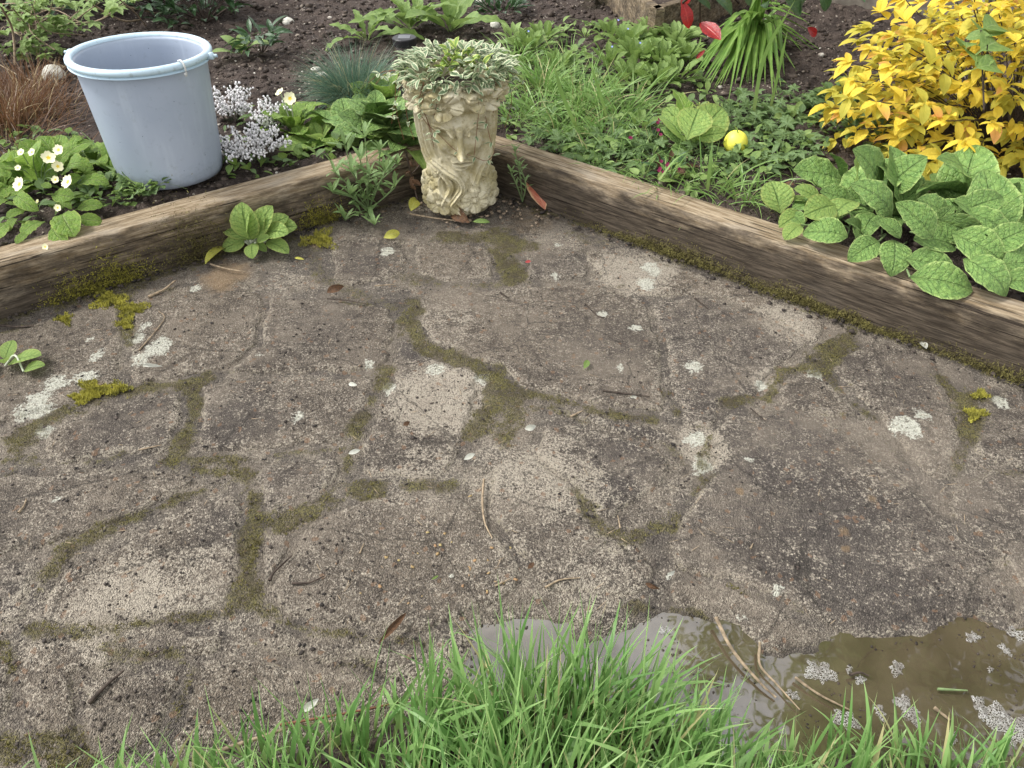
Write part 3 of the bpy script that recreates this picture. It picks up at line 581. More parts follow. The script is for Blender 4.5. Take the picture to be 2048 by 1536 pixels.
# planting bed
bx = np.arange(-4.2, 4.6, .016); by = np.arange(.8, 6.6, .016); A, B = np.meshgrid(bx, by); P = np.stack([A.ravel(), B.ravel()], -1)
keep = behind(P) > SW - .012; idx = np.full(len(P), -1); idx[keep] = np.arange(keep.sum()); PB = P[keep]
I = np.arange(len(P)).reshape(A.shape); Q = np.stack([I[:-1, :-1], I[:-1, 1:], I[1:, 1:], I[1:, :-1]], -1).reshape(-1, 4); Q = idx[Q]; Q = Q[(Q >= 0).all(1)]
tag(link('planting_bed', mesh_data('planting_bed', np.column_stack([PB, bedh(PB)]), Q, M_SOIL)), 'dark crumbly soil of the raised planting bed', None, kind='structure')
n = 26000; P = np.stack([RNG.uniform(-3.6, 3.6, n), RNG.uniform(1.3, 5.4, n)], -1); P = P[behind(P) > SW + .01]
s = .003 + .017 * RNG.random(len(P)) ** 3; V, F = crumbs(np.column_stack([P, bedh(P) + s * .2]), s, .6, .6)
tag(link('soil_clods', mesh_data('soil_clods', V, F, M_CLOD, smooth=False)), 'loose dark crumbs of soil over the bed', 'soil', kind='stuff')
# grit and soil crumbs swept over the patio
n = 9000; uu = RNG.uniform(-50, 2100, n); vv = RNG.uniform(430, 1536, n); P = Gm(uu, vv); P = P[behind(P) < -.01]
cl = fbm(P[:, 0] * 6, P[:, 1] * 6, 3, 71); cl = cl + .22 * np.exp(-((P[:, 0] + .9) ** 2 / .35 + (P[:, 1] - 1.35) ** 2 / .5)); P = P[(cl > .46) & (polydist(P, PUD)[1] == False)]
s = .0010 + .0036 * RNG.random(len(P)) ** 3; V, F = crumbs(np.column_stack([P, gh(P) + .003 + s * .2]), s, .5, .6)
tag(link('patio_grit', mesh_data('patio_grit', V, F, M_GRIT, smooth=False)), 'small dark crumbs of soil scattered over the paving', 'grit', kind='stuff')

# moss tufts grow on the joints
def moss_tufts(name, label, mat, P, z, s, hh=1.):
    n = len(P); k = 3; az = RNG.random((n, k)) * 6.28; el = RNG.uniform(.4, 1.4, (n, k)); ln = s[:, None] * (.6 + .8 * RNG.random((n, k))) * hh
    base = np.column_stack([P, z])[:, None]; d = np.stack([np.cos(az) * np.cos(el), np.sin(az) * np.cos(el), np.sin(el)], -1)
    sd_ = np.stack([-np.sin(az), np.cos(az), 0 * az], -1) * (s[:, None, None] * .22)
    V = np.stack([base + 0 * d - sd_, base + 0 * d + sd_, base + d * ln[..., None]], 2).reshape(-1, 3)
    F = np.arange(len(V)).reshape(-1, 3); o = link(name, mesh_data(name, V, F, mat, smooth=False)); return tag(o, label, 'moss', kind='stuff')
n = 190000; P = Gm(RNG.uniform(-100, 2150, n), RNG.uniform(420, 1560, n)); b_ = behind(P)
P = P[b_ < -.002]; mm = masks(P); keepm = (mm['moss'] + (fbm(P[:, 0] * 35, P[:, 1] * 35, 2, 77) - .5) * .7 > RNG.uniform(.5, 1.3, len(P))) & (mm['wet'] < .5); P = P[keepm]
moss_tufts('joint_moss', 'low olive moss growing along the joints of the paving', M_MOSS, P, gh(P) - .002, .003 + .0035 * RNG.random(len(P)) * fbm(P[:, 0] * 20, P[:, 1] * 20, 2, 99) * 2)
c1 = [(190, 785, 26), (240, 780, 16), (260, 620, 24), (130, 640, 14), (215, 600, 26), (1900, 680, 16), (1540, 565, 16), (1960, 790, 12), (250, 650, 14), (640, 480, 26), (160, 800, 14), (1950, 830, 16)]
Pm = []
for u, v, r in c1:
    n = int(r * r * 1.9); a = RNG.random(n) * 6.28; rr = r * 1.0 * RNG.random(n) ** .8 * (1 + .45 * np.sin(3 * a + u) + .25 * np.sin(7 * a + v)); Pm.append(Gm(u + rr * np.cos(a) * 1.2, v + rr * np.sin(a) * .7))
P = np.concatenate(Pm); P = P[behind(P) < -.002]; moss_tufts('bright_moss', 'bright yellow green moss clumps by the left sleeper and joints', M_MOSSY, P, gh(P) + .002, .005 + .005 * RNG.random(len(P)))

# ------------------------------------------------------------------ timber sleepers
def sleeper(P0, d, length, nrm, label, ztop, zbot, seed, width=SW, name='timber_sleeper'):
    """P0: near-corner point of the front top edge; d along, nrm towards the bed"""
    H = ztop - zbot; r = .008
    ring = []
    def edge(a, b, m): ring.extend([a + (b - a) * i / m for i in range(m)])
    p = [np.array(q) for q in [(0, r), (0, H - r), (r * .4, H - r * .3), (r, H), (width - r, H), (width - r * .4, H - r * .3), (width, H - r), (width, r), (width - r, 0), (r, 0)]]
    cnt = [9, 1, 1, 6, 1, 1, 4, 1, 4, 1]
    for i in range(10): edge(p[i], p[(i + 1) % 10], cnt[i])
    ring = np.array(ring); m = len(ring); nx = int(length / .02) + 1; xs = np.linspace(0, length, nx)
    X = np.repeat(xs, m); Y = np.tile(ring[:, 0], nx); Z = np.tile(ring[:, 1], nx)
    dy = (fbm(X * 1.3, Z * 9, 3, seed) - .5) * .010 + (fbm(X * 3, Z * 60, 2, seed + 4) - .5) * .003; dz = (fbm(X * 1.1, Y * 14, 3, seed + 9) - .5) * .008 + (fbm(X * 4, Y * 70, 2, seed + 2) - .5) * .003
    edgew = np.exp(-((Y) ** 2 + (Z - H) ** 2) / .0003) * fbm(X * 6, X * 0, 3, seed + 7) * .008
    fr = ss(.06, .0, Y); V = np.column_stack([X, Y + dy * fr + edgew, Z + dz * (Z > H * .5) - edgew])
    F = [(i * m + j, i * m + (j + 1) % m, (i + 1) * m + (j + 1) % m, (i + 1) * m + j) for i in range(nx - 1) for j in range(m)]
    F = [f for f in F] + [tuple(range(m)), tuple(range((nx - 1) * m, nx * m))[::-1]]
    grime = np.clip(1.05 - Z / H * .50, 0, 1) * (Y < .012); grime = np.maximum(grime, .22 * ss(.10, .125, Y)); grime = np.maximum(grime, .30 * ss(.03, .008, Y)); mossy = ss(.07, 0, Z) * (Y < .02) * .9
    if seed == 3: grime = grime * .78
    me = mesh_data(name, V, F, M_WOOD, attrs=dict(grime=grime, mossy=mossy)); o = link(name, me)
    X3 = Vector((d[0], d[1], 0)); Y3 = Vector((nrm[0], nrm[1], 0)); Z3 = Vector((0, 0, 1)); o.matrix_world = Matrix.Translation((P0[0], P0[1], zbot)) @ Matrix((X3, Y3, Z3)).transposed().to_4x4()
    return tag(o, label, 'sleeper', 'timber sleepers edging the raised bed')
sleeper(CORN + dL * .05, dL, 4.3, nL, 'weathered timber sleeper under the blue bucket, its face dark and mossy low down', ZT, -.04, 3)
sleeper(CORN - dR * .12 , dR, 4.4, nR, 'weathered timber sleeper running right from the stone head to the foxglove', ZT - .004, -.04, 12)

def T3(u, v, h):                                 # point on the plane at height h
    return G(u, v, h)
def zat(u, v, y):
    d = ray(u, v); return CH + d[2] * y / d[1]
# ------------------------------------------------------------------ puddle
def puddle():
    q = PUD; c = q.mean(0); pts = []
    for a, b in zip(q, np.roll(q, -1, 0)): pts += [a, (a + b) / 2]
    lo, hi = PUD.min(0) - .08, PUD.max(0) + .08; pts = np.array([(lo[0], lo[1]), (hi[0], lo[1]), (hi[0], hi[1]), (lo[0], hi[1])])
    n = N('murky puddle water'); p = n.pos(); a = n.noise(7, p, 4)
    c_ = n.mix(n.step(a, .35, .65), (.060, .046, .027), (.092, .072, .044)); v = n.vor(120, p)
    c_ = n.mix(n.step(v.outputs['Distance'], .12, .05), c_, (.035, .026, .018))
    n.b.inputs['IOR'].default_value = 2.6; n.bump(n.noise(11, p, 2), .07, .010); n.fin(c_, .03, .5)
    ov, oe, of, *_ = geometry.delaunay_2d_cdt([Vector(x) for x in pts], [(i, (i + 1) % len(pts)) for i in range(len(pts))], [], 1, 1e-6)
    V = np.array([(x[0], x[1], WL) for x in ov]); of = [f if (V[f[1]] - V[f[0]])[0] * (V[f[2]] - V[f[0]])[1] - (V[f[1]] - V[f[0]])[1] * (V[f[2]] - V[f[0]])[0] > 0 else f[::-1] for f in of]
    tag(link('puddle_water', mesh_data('puddle_water', V, of, n.m, smooth=False)), 'murky brown puddle between the paving and the lawn', None, kind='structure')
puddle()
def foam_mat():
    n = N('puddle foam'); p = n.pos(); v = n.vor(210, p, 'DISTANCE_TO_EDGE'); d = v.outputs['Distance']; v2 = n.vor(420, p)
    m1 = n.noise(45, p, 4, .7); hole = n.step(n.math('SUBTRACT', d, n.math('MULTIPLY', m1, .50)), .03, -.16)
    n.put(n.b.inputs['Alpha'], n.math('MULTIPLY', hole, n.math('ADD', .15, n.math('MULTIPLY', n.step(v2.outputs['Distance'], .15, .5), .6))))
    n.bump(v2.outputs['Distance'], .8, .003); return n.fin(n.mix(n.step(m1, .35, .65), (.55, .54, .51), (.26, .24, .21)), .35, .5)
M_FOAM = foam_mat()
FO = [(1793, 1338, 16, 'foam raft lone and round in mid puddle'), (1945, 1275, 14, 'thin curl of foam near the far puddle edge'), (1690, 1440, 24, 'foam patch among grass tips and dark debris'), (2020, 1455, 46, 'largest foam raft, at the right end of the puddle'), (1815, 1420, 26, 'tall foam patch beside the upright grass blade'), (1960, 1412, 18, 'lacy foam cluster left of the largest raft'), (1698, 1340, 8, 'tiny foam dot left of the lone raft'), (1720, 1360, 11, 'small foam blob touching the floating debris streak'), (1640, 1345, 28, 'foam streak with dark leaf bits near the far bank'), (2035, 1270, 18, 'foam lump against the paving at the picture edge'), (2010, 1300, 12, 'small foam blob below the lump at the paving'), (1760, 1425, 14, 'foam froth between two grass clumps'), (1905, 1475, 12, 'little foam blob deepest in the near grass'), (1980, 1340, 7, 'single floating bubble cluster near the green sprig'), (1330, 1262, 12, 'faint froth at the far bank of the middle pool'), (1585, 1390, 12, 'thin froth caught between the two dry stems')]
for i, (u, v, r, lab) in enumerate(FO):
    c = T3(u, v, WL); k = msize(r * .85, c); V = [(0, 0, .0035)]; na = 40
    for q in (.3, .55, .75, .9, 1.):
        for j in range(na):
            a = 6.2832 * j / na; rr = k * q * (1 + .30 * math.sin(2 * a + i) + .22 * math.sin(5 * a + 2 * i) + .10 * math.sin(11 * a + i)); V.append((rr * math.cos(a), rr * math.sin(a) * 1.15, .0010 + .0030 * (1 - q * q) + random.uniform(0, .001)))
    F = [(0, 1 + j, 1 + (j + 1) % na) for j in range(na)] + [(1 + q * na + j, 1 + (q + 1) * na + j, 1 + (q + 1) * na + (j + 1) % na, 1 + q * na + (j + 1) % na) for q in range(4) for j in range(na)]
    tag(link('foam_patch', mesh_data('foam_patch', V, F, M_FOAM), None, (c[0], c[1], WL)), 'white ' + lab, 'foam', 'foam patches floating on the puddle')
P = np.stack([RNG.uniform(.28, 1.1, 900), RNG.uniform(.62, 1.02, 900)], -1); P = P[polydist(P, PUD)[1] & (fbm(P[:, 0] * 9, P[:, 1] * 9, 3, 12) > .5)]
V, F = crumbs(np.column_stack([P, np.full(len(P), WL + .0004)]), RNG.uniform(.0008, .0028, len(P)), .3, .6); tag(link('floating_debris', mesh_data('floating_debris', V, F, M_GRIT)), 'tiny dark bits floating on the puddle', 'debris', kind='stuff')

# ------------------------------------------------------------------ pale blue bucket
def bucket():
    base = BP(345, 345); base[2] = .168; cx, cy = base[0], base[1]
    zr = zat(275, 108, cy); H = zr - base[2]; rt = msize(134, (cx, cy, zr)); rb = msize(100, (cx, cy, .17))
    n = N('pale blue plastic'); p = n.obj(); a = n.noise(3, p, 4); sp = n.noise(38, p, 4, .7); v = n.vor(30, p); st_ = n.noise(6, n.scalev(p, (2.5, 2.5, .35)), 4)
    c = n.mix(n.step(a, .3, .7), (.315, .365, .445), (.365, .415, .495)); c = n.mix(n.math('MULTIPLY', n.step(sp, .56, .72), .2), c, (.17, .19, .21))
    c = n.mix(n.math('MULTIPLY', n.step(v.outputs['Distance'], .055, .035), .8), c, (.05, .045, .04)); c = n.mix(n.math('MULTIPLY', n.step(st_, .55, .75), .25), c, (.55, .62, .68))
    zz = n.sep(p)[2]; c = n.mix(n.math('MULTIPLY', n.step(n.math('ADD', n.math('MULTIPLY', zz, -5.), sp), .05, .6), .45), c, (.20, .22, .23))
    n.bump(n.noise(20, p, 3), .08, .003); m = n.fin(c, .42, .45)
    n2 = N('light blue rim plastic'); m2 = n2.fin(n2.mix(n2.step(n2.noise(50, n2.obj(), 3), .55, .75), (.47, .60, .68), (.34, .42, .46)), .4, .45)
    root = empty('bucket', (cx, cy, base[2]), 'tall pale blue plastic bucket standing behind the left sleeper', 'bucket')
    prof = [(0, 0), (rb * .9, 0), (rb * .97, .006), (rb, .025)]; m_ = 14
    prof += [(rb + (rt - .015 - rb) * t, .025 + (H - .03) * t) for t in np.linspace(0, 1, m_)[1:]]
    prof += [(rt - .02, H)] + [(rb - .004 + (rt - .02 - rb) * t, .03 + (H - .04) * t) for t in np.linspace(1, 0, m_)] + [(0, .012)]
    def lathe(prof, ns=72, wob=0):
        V = []; 
        for i, (r_, z) in enumerate(prof):
            for j in range(ns):
                a = 2 * math.pi * j / ns; V.append((r_ * math.cos(a) * (1 + wob * math.cos(2 * a + .6)), r_ * math.sin(a) * (1 - wob * math.cos(2 * a)), z))
        F = [(i * ns + j, i * ns + (j + 1) % ns, (i + 1) * ns + (j + 1) % ns, (i + 1) * ns + j) for i in range(len(prof) - 1) for j in range(ns)]
        return np.array(V), np.array(F)
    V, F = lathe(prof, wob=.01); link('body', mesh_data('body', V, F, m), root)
    rr = .0125; ring = [(rt - .006 + rr * math.cos(a) * 1.1, H + rr * math.sin(a)) for a in np.linspace(-2.3, 3.3, 14)]; ring += [(rt + .004, H - .018)]
    V, F = lathe(ring, wob=.01); link('rim', mesh_data('rim', V, F, m2), root)
    for px in ((131, 115), (418, 92)):
        a = 0 if px[0] > 200 else math.pi - .05
        V = np.array([(-1, -1, -1), (1, -1, -1), (1, 1, -1), (-1, 1, -1), (-1, -.6, 1), (.7, -.6, 1), (.7, .6, 1), (-1, .6, 1)]) * np.array([.012, .012, .010]) + np.array([rt + .012, 0, H - .004])
        F = np.array([(0, 3, 2, 1), (4, 5, 6, 7), (0, 1, 5, 4), (1, 2, 6, 5), (2, 3, 7, 6), (3, 0, 4, 7)])
        V = V @ np.array([[math.cos(a), math.sin(a), 0], [-math.sin(a), math.cos(a), 0], [0, 0, 1]]); lug = link('handle_lug', mesh_data('handle_lug', V, F, m2, smooth=False), root)
        V, F, U = tube([(rt * math.cos(a) * 1.02, rt * math.sin(a), H - .004), ((rt + .035) * math.cos(a), (rt + .02) * math.sin(a), H - .004)], .006, 8); link('pin', mesh_data('pin', V, F, m2), lug, (0, 0, 0))
    a = -.62; c_, s_ = math.cos(a), math.sin(a); P = [((rt + q) * c_, (rt + q) * s_, H + z) for q, z in ((-.012, .014), (.004, .018), (.016, .008), (.019, -.012), (.017, -.026), (.011, -.030), (.009, -.022))]
    V, F, U = tube(spline(P, 3), .0035, 6); link('wire_end', mesh_data('wire_end', V, F, plain('white plastic', (.72, .73, .70), .5)), root)
    root.rotation_euler = (R(-1.2), R(.9), 0)
bucket()

# ------------------------------------------------------------------ stone head planter
def planter():
    f0 = T3(918, 434, .0); HH = .515; base = np.array([f0[0], f0[1] + .125, .002])
    root = empty('head_planter', base, 'cream stone planter shaped as a head with a flower crown, in the sleeper corner', 'planter')
    zk = [1.14 * q_ for q_ in (0, .02, .06, .10, .14, .18, .24, .30, .36, .40, .44, .46)]; rk = [.122, .138, .141, .135, .127, .122, .126, .133, .140, .145, .149, .151]
    ph = np.concatenate([np.radians(np.arange(-105, 105, .75)), np.radians(np.arange(105, 255, 5))]); nz_ = 230; zz = np.linspace(0, HH, nz_)
    PHI, Z = np.meshgrid(ph, zz); RR = np.interp(Z, zk, rk); S = PHI * .135; cs = (S, Z)
    def q(x, y): return np.array([(x - 598) * .00049, np.clip((1480 - y) / 1000, 0, 2) ** .88 * .515])
    P = np.stack([S.ravel(), Z.ravel()], -1); D = np.zeros(len(P))
    def dl(pts):
        a = spline(np.array([(*q(*p), 0) for p in pts]), 5 if len(pts) > 3 else 2)[:, :2]; return polydist(P, a, False)[0]
    def rib(pts, w, h, k=0, sharp=.5, mode='max'):
        nonlocal D
        w = w * .00049; d = dl(pts) / w; e = h * np.clip(1 - d * d, 0, 1) ** sharp
        if k: e = e - h * .32 * (d < 1) * (.5 - .5 * np.cos(d * np.pi * k)) 
        D = np.maximum(D, e) if mode == 'max' else D + e * 1.35
    def gs(x, y, sx, sy, h):
        nonlocal D
        c = q(x, y); D = D + 1.35 * h * np.exp(-((P[:, 0] - c[0]) / (sx * .00049)) ** 2 - ((P[:, 1] - c[1]) / (sy * .00052)) ** 2)
    # face oval
    c = q(612, 900); ex = (P[:, 0] - c[0]) / .112; ey = (P[:, 1] - c[1]) / .155; ex = ex * (1 + .30 * np.clip(-ey, 0, 1) ** 2)
    fr = ex ** 2 + ey ** 2; face = np.clip(1 - fr, 0, 1) ** .45; D = D - .030 * ss(1.55, 1.0, fr) * ss(.14, .19, Z.ravel()); D = D + .052 * np.clip(1 - fr, 0, 1) ** .38
    gs(612, 780, 130, 60, .004)
    for sgn, x in ((-1, 510), (1, 725)): gs(x, 842, 58, 34, -.030); gs(x + sgn * 8, 940, 52, 55, .011)
    rib([(610, 800), (612, 900), (612, 985)], 24, .018, mode='add', sharp=.7); gs(613, 972, 24, 36, .024); gs(612, 988, 42, 15, .014); gs(577, 992, 13, 13, .005); gs(648, 992, 13, 13, .005); gs(612, 1022, 60, 10, -.010)
    for pts in ([(575, 850), (545, 800), (500, 782), (440, 785), (395, 800)], [(650, 845), (680, 790), (730, 768), (785, 770), (820, 790)]): rib(pts, 17, .014, mode='add', sharp=.8)
    for x0 in (505, 728):
        rib([(x0 - 55, 840), (x0 - 20, 826), (x0 + 20, 824), (x0 + 58, 838)], 26, .019, mode='add', sharp=.7); rib([(x0 - 58, 850), (x0 - 20, 856), (x0 + 20, 856), (x0 + 60, 846)], 7, -.012, mode='add', sharp=1); rib([(x0 - 52, 868), (x0, 876), (x0 + 52, 864)], 10, .004, mode='add', sharp=1)
        rib([(x0 - 60, 815), (x0, 800), (x0 + 60, 812)], 6, -.004, mode='add', sharp=1)
    rib([(555, 1064), (590, 1052), (612, 1057), (635, 1050), (690, 1062)], 15, .015, mode='add', sharp=.7); rib([(568, 1080), (612, 1090), (680, 1078)], 18, .017, mode='add', sharp=.8); rib([(548, 1068), (612, 1070), (695, 1066)], 6, -.014, mode='add', sharp=1); gs(620, 1112, 50, 12, -.010); gs(622, 1135, 48, 22, .012)
    # neck hollow
    gs(655, 1225, 62, 52, -.045); gs(760, 1170, 30, 50, -.016)
    # hair
    for pts, w, h, k in (
        ([(300, 740), (300, 880), (320, 1000), (360, 1090), (430, 1150)], 48, .030, 4), ([(350, 770), (352, 900), (375, 1010), (420, 1090), (460, 1130)], 30, .024, 2), ([(255, 700), (262, 850), (290, 1000), (310, 1120)], 40, .014, 2),
        ([(400, 1080), (500, 1150), (585, 1205), (610, 1270), (575, 1330), (540, 1390), (600, 1440)], 32, .030, 3), ([(430, 1150), (500, 1215), (530, 1275), (500, 1340), (470, 1400)], 26, .024, 2), ([(440, 1090), (470, 1160), (445, 1240), (480, 1330), (560, 1390)], 26, .022, 2),
        ([(850, 740), (866, 860), (858, 980), (810, 1080), (752, 1160), (715, 1240)], 38, .030, 3), ([(905, 720), (915, 880), (900, 1020), (850, 1120), (800, 1190)], 44, .024, 3), ([(822, 860), (820, 980), (770, 1090), (720, 1170)], 22, .016, 1), ([(560, 1340), (600, 1400), (640, 1430)], 24, .020, 2)): rib(pts, w, h, k)
    def flower(x, y, r, h, n, a0=0., inner=.25):
        nonlocal D
        c = q(x, y); dx = (P[:, 0] - c[0]); dz = (P[:, 1] - c[1]) * 1.05; rho = np.hypot(dx, dz) / (r * .00049); th = np.arctan2(dz, dx) + a0; a = np.abs(np.cos(n * th / 2)) ; a_ = a ** .4
        a_ = a ** .3; t = rho / (.62 + .38 * a_); e = h * (t < 1) * (.62 + .38 * np.clip(t, 0, 1) ** .8) * np.clip((1 - t) * 6, 0, 1) ** .5 * (.62 + .38 * a ** .5)
        e = e - h * .12 * (t < 1) * np.exp(-((a - 1) / .012) ** 2) + h * .25 * np.exp(-(rho / .13) ** 2) - h * .3 * np.exp(-((rho - .24) / .08) ** 2); D = np.maximum(D, e)
    rib([(120, 560), (330, 610), (530, 620), (700, 600), (860, 610), (1040, 560)], 90, .030, 0, .35)
    for a in ((215, 560, 85, .040, 5, .3), (330, 625, 95, .048, 5, 1.), (530, 605, 125, .058, 5, 1.57), (755, 575, 118, .058, 5, .9), (430, 520, 70, .044, 5, .2), (650, 500, 60, .04, 5, .6), (905, 570, 95, .046, 5, .4), (120, 560, 90, .022, 5, 0), (1040, 560, 90, .022, 5, .8), (880, 480, 60, .018, 5, 0), (300, 500, 55, .018, 5, 0)): flower(*a)
    for a in ((355, 1240, 95, .014, 5, .2), (440, 1390, 120, .022, 5, .9), (320, 1390, 100, .015, 5, 0), (590, 1440, 70, .014, 5, .4), (700, 1370, 120, .024, 6, 1.57), (800, 1240, 100, .016, 5, .4), (860, 1370, 110, .018, 5, .2), (240, 1300, 100, .014, 5, .4), (930, 1280, 100, .014, 5, .1)): flower(*a)
    D = D + (fbm(P[:, 0] * 60, P[:, 1] * 60, 3, 91) - .5) * .0035
    D = (D * 1.3).reshape(RR.shape); top = (1 + .0 * PHI); RR = RR + D; Z2 = Z + (Z / HH) ** 8 * (.006 * np.sin(PHI * 7 + .8) + .004 * np.cos(PHI * 13))
    X = RR * np.sin(PHI); Y = -RR * np.cos(PHI); V = np.stack([X, Y, Z2], -1).reshape(-1, 3); m = len(ph)
    ii = np.arange((nz_ - 1) * m); r_ = ii // m; c_ = ii % m; F = np.stack([r_ * m + c_, r_ * m + (c_ + 1) % m, (r_ + 1) * m + (c_ + 1) % m, (r_ + 1) * m + c_], -1)
    tp = V[-m:].copy(); inn = []; rad = np.hypot(tp[:, 0], tp[:, 1])[:, None]
    for k_, (dr, dz) in enumerate(((-.012, .004), (-.026, -.004), (-.034, -.03), (-.040, -.08))): w_ = tp.copy(); w_[:, :2] *= (rad + dr) / rad; w_[:, 2] += dz; inn.append(w_)
    V = np.vstack([V] + inn); n0 = nz_ - 1; ii = np.arange(4 * m); r_ = ii // m + n0; c_ = ii % m; F = np.vstack([F, np.stack([r_ * m + c_, r_ * m + (c_ + 1) % m, (r_ + 1) * m + (c_ + 1) % m, (r_ + 1) * m + c_], -1)])
    n = N('weathered cream reconstituted stone'); p = n.obj(); a = n.noise(9, p, 5, .65); b = n.noise(60, p, 4, .7)
    cc = n.mix(n.step(a, .38, .62), (.37, .32, .175), (.56, .51, .36)); cc = n.mix(n.math('MULTIPLY', n.step(b, .52, .68), .5), cc, (.22, .175, .085)); cc = n.mix(n.math('MULTIPLY', n.step(n.noise(13, p, 5, .7), .5, .68), .35), cc, (.33, .28, .14)); cc = n.mix(n.math('MULTIPLY', n.step(n.noise(22, p, 4, .7), .55, .68), .5), cc, (.60, .57, .46))
    n.bump(b, .5, .004); m_ = n.fin(cc, .85, .2)
    link('stone_head', mesh_data('stone_head', V, F, m_), root)
    a = np.linspace(0, 2 * np.pi, 24, endpoint=False); V = np.vstack([[[0, 0, HH - .035]], np.column_stack([.14 * np.cos(a), .14 * np.sin(a), np.full(24, HH - .05)])]); link('potting_soil', mesh_data('potting_soil', V, [(0, 1 + i, 1 + (i + 1) % 24) for i in range(24)], M_SOIL), root)
    root.rotation_euler = (0, 0, R(4)); return base, HH
PB_, PH_ = planter()

# variegated trailing plant growing in the head
def trailing():
    c = PB_ + np.array([0, 0, PH_]); root = empty('trailing_plant', c, 'cream edged variegated trailing plant spilling out of the stone head', 'plant')
    n = 0; lines = []; far = []
    for i in range(620):
        a = random.random() * 6.28; r = .200 * math.sqrt(random.random()); x = r * math.cos(a) * 1.08 + .005; y = r * math.sin(a) * .95
        z = .010 + .050 * (1 - (r / .205) ** 2) + random.uniform(-.018, .022); 
        b = c + np.array([x, y, z]); az = a + random.gauss(0, .9); el = random.uniform(-.2, .9) ; ln = random.uniform(.034, .052); t = b + dirv(az, el) * ln
        key = 'variy' if (r < .12 and random.random() < .75 and x > -.08) else 'vari'; far.append((y - (r < .05) * .1, key, b, t))
    for i in range(60):
        a = R(-90) + random.gauss(0, .85); r = .178 + random.uniform(-.01, .016); b = c + np.array([r * math.cos(a), r * math.sin(a), random.uniform(.0, .03)]); far.append((-1, 'vari', b, b + dirv(a + random.gauss(0, .8), random.uniform(-1.0, .4)) * random.uniform(.034, .05)))
    far.sort(key=lambda q: q[0])
    for i, (_, key, b, t) in enumerate(far[:285]): place(root, key, b, t, random.gauss(0, .4))
    g = leaf_geo(L=1, W=.48, nu=3, nv=1, fold=.25); Vs = []
    for _, key, b, t in far[285:]:
        s = np.linalg.norm(t - b); x = (t - b) / s; y = np.cross([0, 0, 1], x); y /= np.linalg.norm(y) + 1e-9; z = np.cross(x, y); Vs.append((g[0] @ np.array([x, y, z]) * s + b - c, g[1], g[2]))
    V, F, U = joinV(Vs); o = link('leaves', mesh_data('leaves', V, F, LM['vari'], uv=U), root); o['kind'] = 'stuff'
    # trailing stems over the face and sides (local x, front y, z below rim)
    R0 = .185
    def surf(deg, dz, out=.01):
        zz = PH_ + dz; r = np.interp(zz / 1.14, [0, .06, .14, .24, .30, .36, .44, .5], [.165, .165, .15, .155, .165, .18, .195, .19]) + out; a = R(deg); return PB_ + np.array([r * math.sin(a), -r * math.cos(a), zz])
    runs = [[(-82, .02, .0), (-88, -.05, .03), (-84, -.14, .05), (-80, -.24, .05)], [(-60, .03, 0), (-70, -.04, .02), (-74, -.10, .05), (-78, -.17, .08)], [(-30, .02, 0), (-32, -.06, .01), (-29, -.13, .012), (-27, -.22, .012)], [(-40, .02, 0), (-42, -.06, .005), (-34, -.12, .01), (-15, -.17, .015), (2, -.22, .025), (22, -.25, .02), (36, -.27, .04), (44, -.24, .05), (40, -.18, .035), (35, -.10, .02)], [(28, .01, 0), (28, -.06, .01), (27, -.16, .012), (24, -.25, .015)],
            [(-55, .02, 0), (-62, -.05, .01), (-66, -.14, .02), (-62, -.22, .02)], [(-30, .02, 0), (-36, -.05, .01), (-30, -.11, .01), (-24, -.19, .014)], [(60, .02, 0), (72, -.03, .02), (78, -.10, .03), (70, -.18, .03)], [(75, .02, .01), (88, -.02, .05), (95, -.08, .08)], [(-75, .03, .01), (-85, 0, .06), (-88, -.04, .10)], [(-70, .03, .01), (-76, .02, .07), (-80, -.02, .12)], [(50, .02, .0), (52, -.05, .012), (47, -.10, .012)], [(-12, .0, 0), (-16, -.05, .008), (-20, -.09, .01)]]
    for r_ in runs:
        pts = [surf(*q) for q in r_]; lines.append((pts, .0011)); sp = spline(pts, 6)
        for j in range(4 if r_[0][1] > 0 else 2, len(sp), 3):
            if random.random() < .62:
                for sg in (-1, 1):
                    a = random.uniform(-1.2, 1.2) - 1.57; d = dirv(a + sg * .8, random.uniform(-.6, .3)); 
                    if d[1] > .2: d[1] *= -.3
                    place(root, 'vari', sp[j], sp[j] + d * random.uniform(.022, .036), random.gauss(0, .3))
    stems_part(root, lines, M_RSTEM, 'trailing_stems')
trailing()

